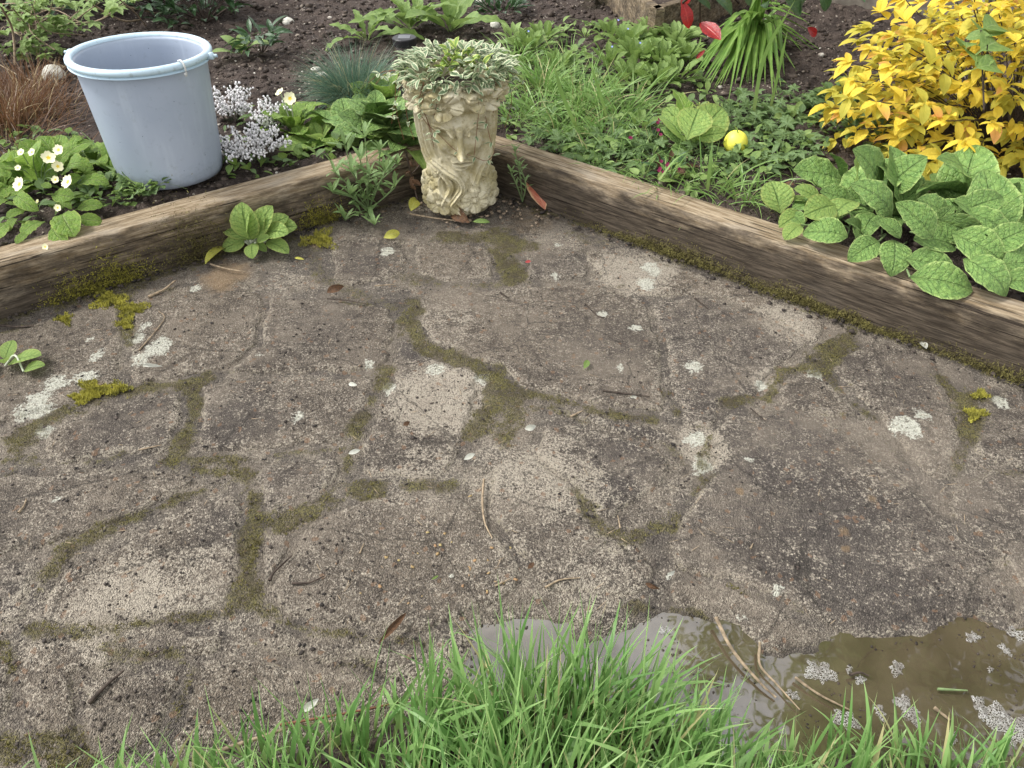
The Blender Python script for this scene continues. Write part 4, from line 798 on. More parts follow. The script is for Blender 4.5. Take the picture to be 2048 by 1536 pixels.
# ------------------------------------------------------------------ solar lamp, ball, stones
def solar():
    b = BP(813, 128); zt = zat(815, 74, b[1]); r = msize(24, (b[0], b[1], zt)); root = empty('solar_lamp', b, 'small black round topped garden lamp behind the stone head', 'lamp')
    blk = plain('black plastic', (.022, .021, .022), .45, .2, 60); gl = plain('dark solar cell', (.012, .013, .018), .15, .1, 20, 0, .6)
    def cyl(r, z0, z1, ch=.004, ns=32): 
        a = np.linspace(0, 2 * np.pi, ns, endpoint=False); V = np.concatenate([np.column_stack([q * np.cos(a), q * np.sin(a), np.full(ns, z)]) for q, z in ((r, z0), (r, z1 - ch), (r - ch, z1))]); F = [(i * ns + j, i * ns + (j + 1) % ns, (i + 1) * ns + (j + 1) % ns, (i + 1) * ns + j) for i in range(2) for j in range(ns)] + [tuple(range(2 * ns, 3 * ns))]; return V, F
    h = zt - b[2]
    V, F = cyl(r, h - .036, h); link('cap', mesh_data('cap', V, F, blk, smooth=False), root)
    V, F = cyl(r * .9, .03, h - .036); link('shade', mesh_data('shade', V, F, plain('smoky brown plastic', (.05, .03, .022), .3, .2)), root)
    V, F = cyl(.012, -.05, .03, ns=10); link('stake', mesh_data('stake', V, F, blk), root)
    q = r * .5; link('solar_cell', mesh_data('solar_cell', [(-q, -q, h + .0015), (q, -q, h + .0015), (q, q, h + .0015), (-q, q, h + .0015)], [(0, 1, 2, 3)], gl, smooth=False), root)
solar()
def ball():
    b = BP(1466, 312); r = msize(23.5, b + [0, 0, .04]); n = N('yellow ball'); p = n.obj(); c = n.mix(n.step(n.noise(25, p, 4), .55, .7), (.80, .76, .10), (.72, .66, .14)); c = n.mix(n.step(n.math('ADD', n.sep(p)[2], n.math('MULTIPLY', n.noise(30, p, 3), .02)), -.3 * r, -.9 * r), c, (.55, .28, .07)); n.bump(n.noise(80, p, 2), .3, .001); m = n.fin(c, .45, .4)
    import bmesh
    bm = bmesh.new(); bmesh.ops.create_uvsphere(bm, u_segments=32, v_segments=20, radius=r); me = bpy.data.meshes.new('ball'); bm.to_mesh(me); bm.free(); me.materials.append(m); me.polygons.foreach_set('use_smooth', np.ones(len(me.polygons), bool))
    # a raised moulding seam round the ball
    o = link('ball', me, None, b + [0, 0, r * .92]); tag(o, 'plain yellow ball lying among buttercup leaves', 'ball')
ball()
for u, v, r, fl, lab in ((112, 162, 22, .8, 'biggest white stone, left of the bucket under dry stems'), (577, 48, 11, .8, 'white crusty stone alone on bare soil near the back'), (990, 51, 10, .9, 'rounded white stone behind the stone head'), (960, 8, 9, .7, 'white stone at the very back among fern-like leaves'), (632, 140, 10, .5, 'flat pale stone left of the blue grass tuft'), (195, 222, 8, .7, 'small pale stone close to the bucket'), (645, 160, 13, .5, 'lumpy pale stone half under the blue grass tuft'), (1640, 120, 6, .7, 'tiny white pebble near the golden shrub'), (660, 40, 5, .7, 'tiny white pebble near the far dock leaves'), (1440, 175, 5, .7, 'tiny white pebble under the strappy leaves'), (628, 390, 9, .7, None)):
    if lab is None: continue
    b = BP(u, v); k = msize(r, b); o = link('stone', blob('stone', k, M_PEBBLE if r < 9 else plain('chalky stone', (.62, .60, .52), .9, .12, 60, .5), int(u), 3, .22, fl), None, b + [0, 0, k * fl * .6]); tag(o, lab, 'stone')
P = Gm(RNG.uniform(-50, 2100, 500), RNG.uniform(0, 420, 500)); P = P[(behind(P) > SW + .03) & (P[:, 1] < 5.5)]; s = RNG.uniform(.003, .008, len(P)); V, F = crumbs(np.column_stack([P, bedh(P) + s * .5]), s); tag(link('bed_pebbles', mesh_data('bed_pebbles', V, F, M_PEBBLE)), 'small pale pebbles scattered through the bed soil', 'pebbles', kind='stuff')

# ------------------------------------------------------------------ plants
def rosette(name, label, cat, base, keys, n, l0, l1, e0=.1, e1=1.0, az0=0., az1=6.28, group=None, hgt=.01, wide=None, rad=.01):
    root = empty(name, base, label, cat, group)
    for i in range(n):
        az = az0 + (az1 - az0) * ((i * .618034) % 1) + random.gauss(0, .12); t = i / max(1, n - 1); el = e0 + (e1 - e0) * t ** 1.4 + random.gauss(0, .08); ln = l1 + (l0 - l1) * t + random.gauss(0, .08) * l1
        b = base + np.array([rad * math.cos(az), rad * math.sin(az), hgt * (.4 + t)]); place(root, random.choice(keys), b, b + dirv(az, el) * ln, random.gauss(0, .2), wide)
    return root
def traced(name, label, cat, base, lst, group=None):
    """lst: (key, u0,v0,h0, u1,v1,h1, roll, wide)"""
    root = empty(name, base, label, cat, group)
    for q in lst: place(root, q[0], T3(*q[1:4]), T3(*q[4:7]), q[7] if len(q) > 7 else random.gauss(0, .15), q[8] if len(q) > 8 else None, upv=(0, -.55, 1))
    return root
def z5(x, y): return 1408 + x / 3.2, 280 + y / 3.2
FX = [(1130, 330, 950, 60, .26, .42, 0, .95), (1150, 340, 1430, 105, .24, .38, -.2, 1.0), (1180, 300, 1340, 90, .22, .34, .2, .8), (900, 260, 570, 195, .22, .27, .1, 1.), (860, 240, 800, 90, .22, .33, .4, .8), (955, 280, 958, 135, .30, .40, 0, 1.3), (960, 400, 740, 330, .24, .28, .1, 1.), (1200, 500, 935, 280, .28, .38, 0, .95), (750, 400, 575, 310, .22, .26, .2, .9), (490, 470, 425, 265, .19, .26, 0, 1.25), (690, 410, 545, 385, .20, .22, .5, .7), (840, 415, 640, 485, .27, .27, -.1, .95), (960, 390, 820, 500, .26, .24, .5, 1.), (920, 620, 630, 600, .235, .215, 0, 1.), (1100, 480, 1000, 665, .25, .215, .5, .8), (1120, 650, 920, 775, .25, .20, 0, 1.), (1215, 640, 1195, 875, .26, .19, 0, 1.25), (1255, 630, 1100, 515, .27, .30, .1, .9), (1460, 620, 1225, 400, .30, .38, -.2, .9), (1590, 500, 1365, 380, .28, .34, .1, 1.), (1670, 350, 1360, 345, .26, .29, .7, .9), (1610, 480, 1915, 370, .28, .33, .1, .8), (1665, 330, 1488, 120, .26, .40, .3, .8), (1640, 460, 1970, 650, .30, .24, .1, .8), (1500, 510, 1790, 610, .31, .27, .9, .9), (1340, 640, 1610, 690, .27, .235, -.1, 1.), (1290, 760, 1620, 870, .24, .205, -.1, .95), (1320, 880, 1720, 965, .22, .19, .1, .85), (1660, 760, 1935, 1000, .26, .195, 0, 1.1), (1590, 600, 1925, 800, .30, .24, .1, .95), (1880, 760, 2150, 600, .24, .27, 0, .9), (1900, 800, 2200, 820, .25, .22, 0, 1.), (1900, 900, 2180, 960, .22, .2, 0, .9), (620, 545, 515, 640, .22, .192, .3, 1.), (1800, 700, 2100, 560, .26, .33, 0, .9), (1880, 420, 2020, 270, .24, .34, .2, .8), (500, 480, 560, 520, .2, .2, 0, .9), (560, 470, 640, 560, .21, .2, .2, 1.), (1000, 600, 900, 520, .24, .30, 0, .6), (960, 560, 985, 640, .26, .235, .2, .5), (950, 570, 920, 450, .26, .30, .2, .5), (1230, 600, 1270, 400, .26, .36, .9, .5), (640, 480, 480, 560, .20, .195, .1, .8), (1450, 560, 1600, 420, .26, .33, .2, .9), (1060, 380, 860, 420, .22, .22, 0, 1.), (1400, 350, 1250, 230, .22, .26, 0, 1.), (1500, 650, 1350, 560, .22, .26, 0, 1.), (1850, 600, 1700, 700, .22, .2, 0, 1.1), (1750, 520, 1850, 420, .22, .24, 0, 1.1), (1100, 560, 1000, 470, .22, .25, 0, 1.1)]
PALEX = {5, 8, 9, 10, 11, 12, 33, 36, 42}
lst = []
for i, (x0, y0, x1, y1, h0, h1, rl, wd) in enumerate(FX):
    a = z5(x0, y0); b = z5(x1, y1); lst.append(('foxpale' if i in PALEX else 'fox', *a, h0, *b, h1, rl, wd))
fxr = traced('foxglove', 'large foxglove with quilted broad green leaves flopping over the right sleeper', 'plant', BP(*z5(1200, 560)), lst)
fb = BP(*z5(1200, 560)); stems_part(fxr, [([T3(*z5(q[0], q[1]), q[4]), (T3(*z5(q[0], q[1]), q[4]) + fb) / 2 + [0, 0, .0], BP(*z5(np.clip(q[0], 900, 1800), 620), -.01)], .0035) for q in FX[::3] if q[0] > 600], M_GSTEM, 'leaf_stalks')
for (cx_, cy_) in ((900, 470), (1250, 560), (1620, 560), (1850, 720)):
    cb = BP(*z5(cx_, cy_)); 
    for k in range(8):
        az = k * 2.4 + random.gauss(0, .2); el = random.uniform(.05, .9); p0 = cb + np.array([.02 * math.cos(az), .02 * math.sin(az), .02]); place(fxr, 'fox', p0, p0 + dirv(az, el) * (random.uniform(.17, .25) if math.sin(az) > -.5 else random.uniform(.12, .17)), random.gauss(0, .2))
# foxglove seedling rosette on the paving, by the left sleeper
def z6(x, y): return x / 2.926, 380 + y / 2.926
SF = [(1460, 290, 1305, 105, .04, .13, 1.), (1470, 290, 1415, 70, .05, .19, 1.0), (1480, 290, 1595, 92, .05, .16, .8), (1530, 250, 1690, 155, .05, .10, .9), (1560, 240, 1740, 215, .05, .07, .9), (1550, 250, 1690, 255, .06, .09, .8), (1560, 300, 1690, 372, .04, .02, .8), (1500, 300, 1580, 275, .06, .08, .9), (1480, 310, 1480, 402, .04, .012, 1.1), (1440, 290, 1300, 350, .04, .02, .9), (1440, 250, 1305, 215, .05, .06, .9), (1460, 250, 1460, 130, .06, .17, 1.), (1500, 260, 1540, 130, .06, .15, .9), (1500, 310, 1560, 360, .04, .02, .8), (1430, 300, 1340, 310, .04, .03, .8), (1500, 250, 1480, 150, .06, .13, .9)]
sfr = traced('foxglove_seedling', 'small pale green foxglove rosette growing from the paving edge below the left sleeper', 'plant', PP(*z6(1480, 330)), [('foxpale', *z6(a, b), e, *z6(c, d), f, random.gauss(0, .15), g) for a, b, c, d, e, f, g in SF])
place(sfr, 'yel', T3(*z6(1330, 330), .02), T3(*z6(1200, 435), .006), 0, .8, 'yellowed_leaf')
stems_part(sfr, [([PP(*z6(1480, 340)), T3(*z6(a, b), e)], .004) for a, b, c, d, e, f, g in SF], M_WSTEM, 'leaf_stalks')
# primrose on the left
def z1(x, y): return x / 3.2, y / 3.2
PR = [(480, 1345, 660, 1320, .20, .21, 1.), (490, 1400, 655, 1415, .20, .195, 1.), (400, 1370, 480, 1515, .21, .19, 1.1), (290, 1420, 140, 1515, .21, .19, 1.05), (330, 1450, 430, 1575, .20, .17, 1.), (330, 1255, 475, 1265, .23, .25, .9), (120, 1250, 250, 1350, .23, .22, .8), (500, 1200, 700, 1180, .21, .23, 1.), (420, 1120, 520, 1040, .23, .30, 1.3), (300, 1100, 260, 940, .25, .38, 1.1), (200, 1080, 230, 960, .24, .36, .9), (180, 1100, 0, 1070, .24, .30, 1.1), (150, 1150, -60, 1130, .23, .26, 1.1), (200, 1190, 30, 1260, .23, .22, 1.), (180, 1340, 40, 1390, .21, .21, .9), (60, 1420, -80, 1560, .2, .19, 1.1), (120, 1400, 60, 1480, .20, .19, 1.), (200, 1480, 100, 1560, .20, .185, .9), (380, 1290, 460, 1340, .23, .22, .8), (320, 1120, 400, 1010, .25, .33, 1.), (100, 1200, -120, 1300, .22, .22, 1.1), (400, 1180, 520, 1130, .23, .26, .9), (260, 1180, 330, 1200, .27, .27, .9), (240, 1150, 150, 1080, .26, .31, .9), (60, 1280, -80, 1340, .21, .22, 1.), (350, 1100, 460, 960, .22, .30, .9), (450, 1010, 530, 880, .2, .28, .8), (400, 960, 350, 890, .2, .25, .8), (460, 1060, 600, 1080, .2, .22, .8), (520, 1150, 640, 1120, .19, .21, .8), (20, 1180, -100, 1020, .2, .28, 1.), (110, 1080, 60, 1000, .24, .32, 1.), (550, 980, 650, 960, .19, .24, .8), (600, 1140, 480, 1060, .19, .22, .8)]
prr = traced('primrose', 'large primrose clump with cream flowers overhanging the left sleeper', 'plant', BP(*z1(270, 1200)), [('prim', *z1(a, b), e, *z1(c, d), f, random.gauss(0, .2), g) for a, b, c, d, e, f, g in PR])
# flowers
def petal_mat(name, a, eye):
    n = N(name); s = n.sep(n.uv()); c = n.mix(n.step(s[0], .10, .22), eye, a); n.fin(c, .6, .2); n.b.inputs['Subsurface Weight'].default_value = 0; return n.m
def flower_mesh(name, npet, mat, cup=.25, notch=.15, wpet=.46):
    V = []; F = []; U = []
    for k in range(npet):
        a0 = 2 * math.pi * k / npet; b = len(V)
        for i in range(6):
            t = i / 5; w_ = wpet * math.sin(math.pi * min(1, .08 + t * .82)) ** .8
            for j in (-1, -.5, 0, .5, 1):
                r = t - notch * (1 - abs(j)) * (t > .9) - .05 * abs(j) ** 2 * t; y = w_ * j; z = cup * t * t + .05 * abs(j) - .35 * max(0, t - .6) ** 2
                V.append((r * math.cos(a0) - y * math.sin(a0), r * math.sin(a0) + y * math.cos(a0), z)); U.append((t, .5))
        F += [(b + i * 5 + j, b + (i + 1) * 5 + j, b + (i + 1) * 5 + j + 1, b + i * 5 + j + 1) for i in range(5) for j in range(4)]
    return mesh_data(name, np.array(V), np.array(F), mat, uv=np.array(U))
FL_P = flower_mesh('flower', 5, petal_mat('primrose petal', (.80, .78, .50), (.75, .58, .06)))
FL_B = flower_mesh('flower', 5, petal_mat('forget me not petal', (.22, .28, .72), (.8, .8, .7)))
FL_M = flower_mesh('flower', 5, petal_mat('magenta petal', (.16, .012, .05), (.1, .01, .03)))
def flower(parent, me, P, r, face=(0, -.6, .8), name='flower'):
    z = Vector(face).normalized(); M = Matrix.Translation(Vector(P) - parent.location) @ z.to_track_quat('Z', 'Y').to_matrix().to_4x4() @ Matrix.Rotation(random.random() * 6, 4, 'Z') @ Matrix.Scale(r, 4); return link(name, me, parent, M=M)
ln = []
for x, y, h, r in ((135, 975, .40, 30), (205, 975, .40, 32), (310, 1010, .39, 52), (375, 960, .42, 42), (370, 1065, .36, 42), (125, 1180, .35, 58), (435, 1165, .33, 55), (355, 1150, .31, 30), (370, 1330, .27, 28), (115, 1075, .37, 24), (290, 1580, .19, 26), (240, 1290, .24, 18)):
    u, v = z1(x, y); P = T3(u, v, h); flower(prr, FL_P, P, msize(r / 3.2 * .9, P), (random.gauss(0, .4), -.75, random.uniform(.3, 1)))
    if y < 1200: ln.append(([BP(*z1(270, 1230)), (P + BP(*z1(270, 1230))) / 2 + [0, 0, .03], P - [0, -.004, .004]], .0018))
for cx_, cy_ in ((270, 1220), (60, 1270), (400, 1130)):
    cb = BP(*z1(cx_, cy_), .02)
    for k in range(16):
        az = k * 2.4 + random.gauss(0, .2); place(prr, 'prim', cb, cb + dirv(az, random.uniform(.1, 1.)) * random.uniform(.11, .17), random.gauss(0, .2), upv=(0, -.3, 1))
stems_part(prr, ln, M_GSTEM, 'flower_stalks')
# second primrose behind the heather
p2 = rosette('primrose', 'primrose with a single pale flower behind the white heather', 'plant', BP(590, 268), ['prim'], 14, .10, .20, .2, 1.1, hgt=.02)
P = T3(580, 197, .33); flower(p2, FL_P, P, msize(14, P), (0, -.9, .5)); P2_ = T3(560, 185, .34); flower(p2, FL_P, P2_, msize(11, P2_), (-.5, -.3, .9)); stems_part(p2, [([BP(590, 265), P - [0, -.005, 0]], .003), ([BP(588, 265), P2_ - [0, -.005, 0]], .003)], M_WSTEM, 'flower_stalks')
rosette('primrose', 'primrose without flowers spreading right of the white heather, at the back of the sleeper', 'plant', BP(640, 285), ['prim', 'foxpale'], 8, .10, .19, .1, .8)
# white heather
def heather(base_px, rx, n, label):
    b = BP(*base_px); root = empty('heather', b, label, 'plant'); bells = []; lines = []; need = []
    for i in range(n):
        a = random.random() * 6.28; r = rx * math.sqrt(random.random()); t = b + np.array([r * math.cos(a), r * .75 * math.sin(a), random.uniform(.06, .15)]); s = b + np.array([r * .3 * math.cos(a), r * .3 * math.sin(a), 0]); sp = spline([s, (s + t) / 2 + [0, 0, .02], t], 5); lines.append((sp, .0018))
        for k in range(4, len(sp)):
            for _ in range(4): bells.append(sp[k] + np.array([random.gauss(0, .009), random.gauss(0, .009), random.gauss(0, .008)]))
        for k in range(1, len(sp)): need += [sp[k]] * 16
    bells = np.array(bells); V, F = crumbs(bells - b, np.full(len(bells), .0044), 1.3, .15); o = link('bell_flowers', mesh_data('bell_flowers', V, F, plain('white heather bell', (.80, .78, .78), .6, .05)), root); o['kind'] = 'stuff'
    need = np.array(need); m = len(need); V, F, U, tn = blades_geo(need - b, RNG.random(m) * 6.28, RNG.uniform(.4, 1.6, m), np.full(m, .011), np.full(m, .0022), np.zeros(m), 1); o = link('needles', mesh_data('needles', V, F, LM['dark'], attrs=dict(tone=tn), uv=U), root); o['kind'] = 'stuff'
    stems_part(root, lines, M_DTWIG, 'stems')
heather((500, 318), .17, 34, 'low heather covered in small white bells right of the bucket'); heather((470, 250), .10, 18, 'smaller white heather tuft against the bucket side'); heather((545, 265), .09, 16, 'white heather sprigs in front of the single primrose flower')

# tufts of grass in the bed
def tuft(label, base, n, ln, wd, mat=None, name='grass_tuft', cat='grass', lean=.55, curve=1.1, rad=.02, group=None, az=None):
    P = np.column_stack([RNG.normal(0, rad, n), RNG.normal(0, rad, n), np.full(n, -.005)]); a = np.arctan2(P[:, 1], P[:, 0]) + RNG.normal(0, .6, n)
    if az is not None: a = RNG.normal(az, 1., n)
    V, F, U, tn = blades_geo(P, a, np.abs(RNG.normal(lean, .3, n)), ln * RNG.uniform(.45, 1.1, n), np.full(n, wd) * RNG.uniform(.6, 1.2, n), np.abs(RNG.normal(curve, .4, n)), 6)
    o = link(name, mesh_data(name, V, F, mat or M_WGRASS, attrs=dict(tone=tn), uv=U), None, base); return tag(o, label, cat, group)
tuft('dense blue green tuft of fine fescue grass left of the stone head', BP(712, 205), 2600, .30, .0022, M_FESCUE, 'fescue_tuft', 'ornamental grass', .75, .8, .035)
GT = [(1150, 250, 130, .20, .0045, 'fine leaning grass between the arching tuft and the sleeper'), (1080, 225, 150, .2, .005, 'mixed grass clump lower right of the stone head'), (1210, 270, 120, .24, .005, 'dense narrow grass above the fine sleeper clump'), (1275, 215, 80, .2, .005, 'loose grass among forget-me-nots above the floppy weed'), (1310, 300, 70, .16, .0045, 'short grass beside the magenta flowers'), (1140, 190, 130, .22, .005, 'long grass left of the arching tuft'), (1040, 235, 120, .18, .005, 'grass just behind the sleeper end near the stone head'), (1590, 350, 40, .15, .004, 'small grass clump above the foxglove left leaf'), (1545, 410, 40, .14, .004, 'grass seedlings at the sleeper back left of the foxglove'), (1085, 180, 220, .22, .006, 'thick green grass tuft right behind the stone head'), (1030, 130, 130, .2, .006, 'grass tuft at the back right of the solar lamp'), (1170, 215, 200, .26, .006, 'wide arching grass tuft in the middle of the weedy bed'), (1240, 235, 150, .30, .006, 'tall grass tuft left of the floppy cabbage-like weed'), (1120, 260, 120, .2, .005, 'low grass tuft at the sleeper right of the stone head'), (1230, 325, 90, .17, .004, 'fine grass clump lying on the right sleeper edge'), (1190, 300, 80, .16, .004, 'small grass clump behind the right sleeper'), (1425, 378, 70, .24, .006, 'spiky grass clump below the yellow ball at the sleeper'), (1490, 395, 60, .2, .006, 'spreading grass clump left of the foxglove'), (1290, 345, 60, .18, .004, 'thin grass clump near the dark red flowers'), (1130, 130, 90, .16, .005, 'short grass tuft among forget-me-nots at the back'), (985, 150, 60, .16, .005, 'grass blades poking out right above the stone head'), (1345, 375, 40, .20, .005, 'sparse grass blades hanging over the right sleeper')]
for u, v, n, ln_, wd, lab in GT: tuft(lab, BP(u, v), n, ln_, wd, rad=.045, lean=.7, curve=1.0)
# long single blades
def blade(label, pts, wd, mat=None, name='long_grass'):
    sp = spline([np.array(p) for p in pts], 6); n = len(sp); t = np.linspace(0, 1, n); T = np.gradient(sp, axis=0); S = np.cross(T, [0, .6, 1.]); S /= np.linalg.norm(S, axis=1)[:, None] + 1e-9; w_ = (wd * np.minimum(1, (1 - t) * 3 + .05) * .5)[:, None]
    V = np.stack([sp - S * w_, sp + S * w_], 1).reshape(-1, 3); F = np.array([(2 * i, 2 * i + 1, 2 * i + 3, 2 * i + 2) for i in range(n - 1)]); c = V[0].copy(); o = link(name, mesh_data(name, V - c, F, mat or M_WGRASS, attrs=dict(tone=np.full(len(V), .6)), uv=np.stack([np.repeat(t, 2), np.tile([0, 1.], n)], -1)), None, c); return tag(o, label, 'grass')
BL = [([(1155, 260, .17), (1125, 190, .36), (1108, 130, .48)], .016, 'broad grey green blade standing left of the arching tuft'), ([(1215, 240, .17), (1195, 170, .38), (1172, 105, .5)], .013, 'tall blade leaning left over the forget-me-nots'), ([(1000, 293, .22), (1060, 285, .22), (1110, 280, .18)], .016, 'flat bluish blade lying across the sleeper end by the stone head'), ([(1318, 360, .2), (1355, 315, .25), (1400, 298, .25)], .014, 'blade arching up from the right sleeper edge'), ([(1505, 235, .2), (1530, 110, .45), (1590, 0, .7)], .016, 'long upright blade crossing the strappy plant'), ([(1540, 220, .2), (1560, 130, .4), (1575, 60, .55)], .012, 'second upright blade beside the strappy plant'), ([(1605, 262, .18), (1660, 260, .2), (1725, 263, .18)], .014, 'flat blade lying on soil left of the golden shrub'), ([(230, 345, .18), (200, 300, .22), (160, 260, .28)], .022, 'broad blade leaning out left of the bucket'), ([(230, 395, .195), (290, 365, .2), (310, 360, .2)], .006, 'thin blade curling in front of the bucket base'), ([(375, 378, .2), (330, 365, .2), (290, 362, .2)], .006, 'thin blade lying below the bucket rim shadow'), ([(1415, 380, .18), (1420, 330, .3), (1425, 280, .38)], .012, 'upright blade in front of the cabbage-like weed'), ([(1130, 36, .2), (1170, 42, .22), (1205, 58, .18)], .014, 'arching blade at the back near the primula'), ([(1480, 290, .2), (1475, 262, .27), (1468, 250, .3)], .006, 'short dark blade in front of the ball')]
for pts, wd, lab in BL: blade(lab, [T3(*p) for p in pts], wd)

# leafy weeds across the right bed
RS = [('forget_me_not', 'herb', (1255, 100), 22, .14), ('forget_me_not', 'pale', (1300, 85), 30, .15), ('forget_me_not', 'pale', (1350, 95), 30, .15), ('forget_me_not', 'herb', (1275, 130), 26, .15), ('forget_me_not', 'herb', (1320, 140), 24, .15), ('forget_me_not', 'herb', (1370, 130), 22, .14), ('forget_me_not', 'herb', (1215, 140), 20, .13), ('forget_me_not', 'herb', (1260, 175), 24, .14), ('forget_me_not', 'herb', (1310, 185), 20, .13), ('forget_me_not', 'herb', (1350, 175), 18, .13), ('forget_me_not', 'herb', (1220, 80), 16, .12), ('forget_me_not', 'herb', (1120, 145), 18, .12), ('forget_me_not', 'herb', (1060, 110), 24, .13), ('forget_me_not', 'herb', (1085, 90), 18, .12), ('forget_me_not', 'pale', (1030, 90), 18, .12)]
whr = ['behind the primula leaves', 'nearest the wooden box corner', 'under the red leaves', 'left of the arching blade tips', 'in the middle of its patch', 'against the strappy leaves', 'at the left end of its patch', 'in front of its patch', 'above the big weed leaf', 'right below the red leaves', 'by the blue flower', 'between grass tufts near the back', 'behind the stone head', 'at the far edge of the grass', 'right of the white stone']
for i, (nm, key, px, n, ln_) in enumerate(RS):
    base = BP(*px); r_ = rosette(nm, 'forget-me-not clump of oblong %s leaves %s' % ('pale green' if key == 'pale' else 'mid green', whr[i]), 'plant', base, [key], n, ln_ * .6, ln_, .25, 1.2, group='forget-me-not clumps in the right bed', hgt=.04, rad=.03)
    if i in (0, 6, 10, 12, 3): flower(r_, FL_B, base + [random.gauss(0, .03), -.03, .13], .0055)
rosette('primula', 'primula with rounded leaves at the back by the wooden box', 'plant', BP(1215, 8), ['prim'], 18, .12, .24, .1, 1.)
rosette('primula', 'small primula leaves beside the wooden box corner', 'plant', BP(1262, 12), ['prim'], 9, .1, .17, .1, 1.)
rosette('dock', 'large toothed dock weed behind the solar lamp', 'plant', BP(820, 62), ['dock'], 17, .18, .38, .1, 1.0, hgt=.02)
rosette('dock', 'toothed dock leaves spreading left behind the blue grass', 'plant', BP(735, 80), ['dock'], 9, .15, .3, .15, .8)
rosette('dock', 'broad dock leaves reaching right at the back', 'plant', BP(900, 66), ['dock', 'herb'], 8, .2, .36, .2, .9)
rosette('foxglove', 'young foxglove with broad leaves left of the stone head', 'plant', BP(765, 285), ['fox'], 20, .13, .24, .15, 1.1, hgt=.03)
rosette('foxglove', 'foxglove leaves hanging low between the stone head and the left sleeper', 'plant', BP(800, 300), ['fox', 'herb'], 10, .12, .22, -.2, .7)
rosette('foxglove', 'flat foxglove rosette behind the left sleeper near the erysimum', 'plant', BP(705, 275), ['foxpale', 'fox'], 9, .13, .24, .1, .8)
rosette('foxglove', 'foxglove leaves in shade directly left of the planter crown', 'plant', BP(770, 225), ['fox', 'prim'], 10, .12, .2, .4, 1.2)
wd_ = traced('cabbage_weed', 'big floppy pale weed with white midribs left of the yellow ball', 'plant', BP(1378, 290), [('foxpale', 1380, 280, .2, 1330, 215, .28, 0, .9), ('foxpale', 1385, 285, .2, 1445, 215, .28, .2, .9), ('foxpale', 1370, 285, .22, 1318, 232, .28, .4, .9), ('foxpale', 1390, 275, .24, 1452, 265, .26, .5, .7), ('fox', 1360, 290, .2, 1325, 255, .22, .2, 1.), ('fox', 1370, 290, .2, 1345, 312, .18, 0, 1.), ('foxpale', 1375, 280, .25, 1398, 218, .3, 0, .9), ('prim', 1370, 285, .2, 1345, 180, .32, .5, .6)])
stems_part(wd_, [([BP(1378, 295), T3(u, v, h)], .008) for u, v, h in ((1380, 255, .27), (1392, 250, .28), (1365, 265, .25))], M_WSTEM, 'white_stalks')
for u, v, n, r_, lab in ((1395, 265, 90, .06, 'airy green seed head'),):
    P = BP(u, v) + np.column_stack([RNG.normal(0, r_ * .5, n), RNG.normal(0, r_ * .5, n), RNG.uniform(.02, .12, n)]); V, F = crumbs(P - wd_.location[:], np.full(n, .004), 1, .2); o = link('flower_buds', mesh_data('flower_buds', V, F, plain('green bud', (.34, .42, .10), .6)), wd_); o['kind'] = 'stuff'
def cover(name, label, poly, n, l0, l1, mats, holes=.45):
    q = np.array([BP(*p)[:2] for p in poly]); lo, hi = q.min(0), q.max(0); P = RNG.uniform(lo, hi, (n, 2)); P = P[polydist(P, q)[1] & (behind(P) > SW)]; P = P[fbm(P[:, 0] * 5, P[:, 1] * 5, 3, 55) > holes * fbm(P[:, 0] * 30, P[:, 1] * 30, 2, 56) * 2]
    shapes = [leaf_geo(L=1, W=w_, nu=5, nv=1, fold=.2, bend=b_, pet=p_) for w_, b_, p_ in ((.45, .8, .1), (.6, .5, .2), (.3, 1.1, 0))]; parts = [[], [], []]; z = bedh(P)
    for i in range(len(P)):
        k = RNG.integers(0, len(mats)); g = shapes[RNG.integers(0, 3)]; az = RNG.random() * 6.28; x = dirv(az, RNG.uniform(0, 1.2)); y = np.cross([0, -.1, 1], x); y /= np.linalg.norm(y); zz_ = np.cross(x, y); ln_ = RNG.uniform(l0, l1)
        parts[k].append((g[0] @ np.array([x, y, zz_]) * ln_ + np.array([P[i, 0], P[i, 1], z[i] + RNG.uniform(0, .04)]), g[1], g[2]))
    Vs, Fs, Us, mi, off = [], [], [], [], 0
    for k, pt in enumerate(parts[:len(mats)]):
        if not pt: continue
        V, F, U = joinV(pt); Vs.append(V); Fs.append(F + off); Us.append(U); mi += [k] * len(F); off += len(V)
    tag(link(name, mesh_data(name, np.concatenate(Vs), np.concatenate(Fs), uv=np.concatenate(Us), mats=[LM[m_] for m_ in mats], midx=mi)), label, 'ground cover', kind='stuff')
cover('ground_cover', 'low mixed weeds covering the soil right of the stone head', [(985, 110), (1100, 60), (1250, 50), (1400, 90), (1430, 200), (1560, 230), (1620, 300), (1560, 350), (1400, 400), (1200, 350), (1000, 290)], 3600, .025, .07, ['herb', 'pale', 'blue'], .50)
cover('ground_cover', 'low weeds filling the soil between the bucket and the stone head', [(440, 240), (640, 230), (800, 180), (830, 300), (640, 330), (450, 360)], 900, .03, .07, ['herb', 'prim', 'blue'], .5)
cover('ground_cover', 'thin weeds over the soil by the golden shrub', [(1560, 180), (1760, 220), (1800, 330), (1620, 330)], 700, .025, .055, ['blue', 'herb', 'dark'], .55)
cover('ground_cover', 'low herbs between the primrose and the bucket foot', [(0, 260), (150, 270), (240, 330), (330, 390), (180, 430), (0, 470)], 900, .03, .07, ['herb', 'prim', 'blue'], .5)
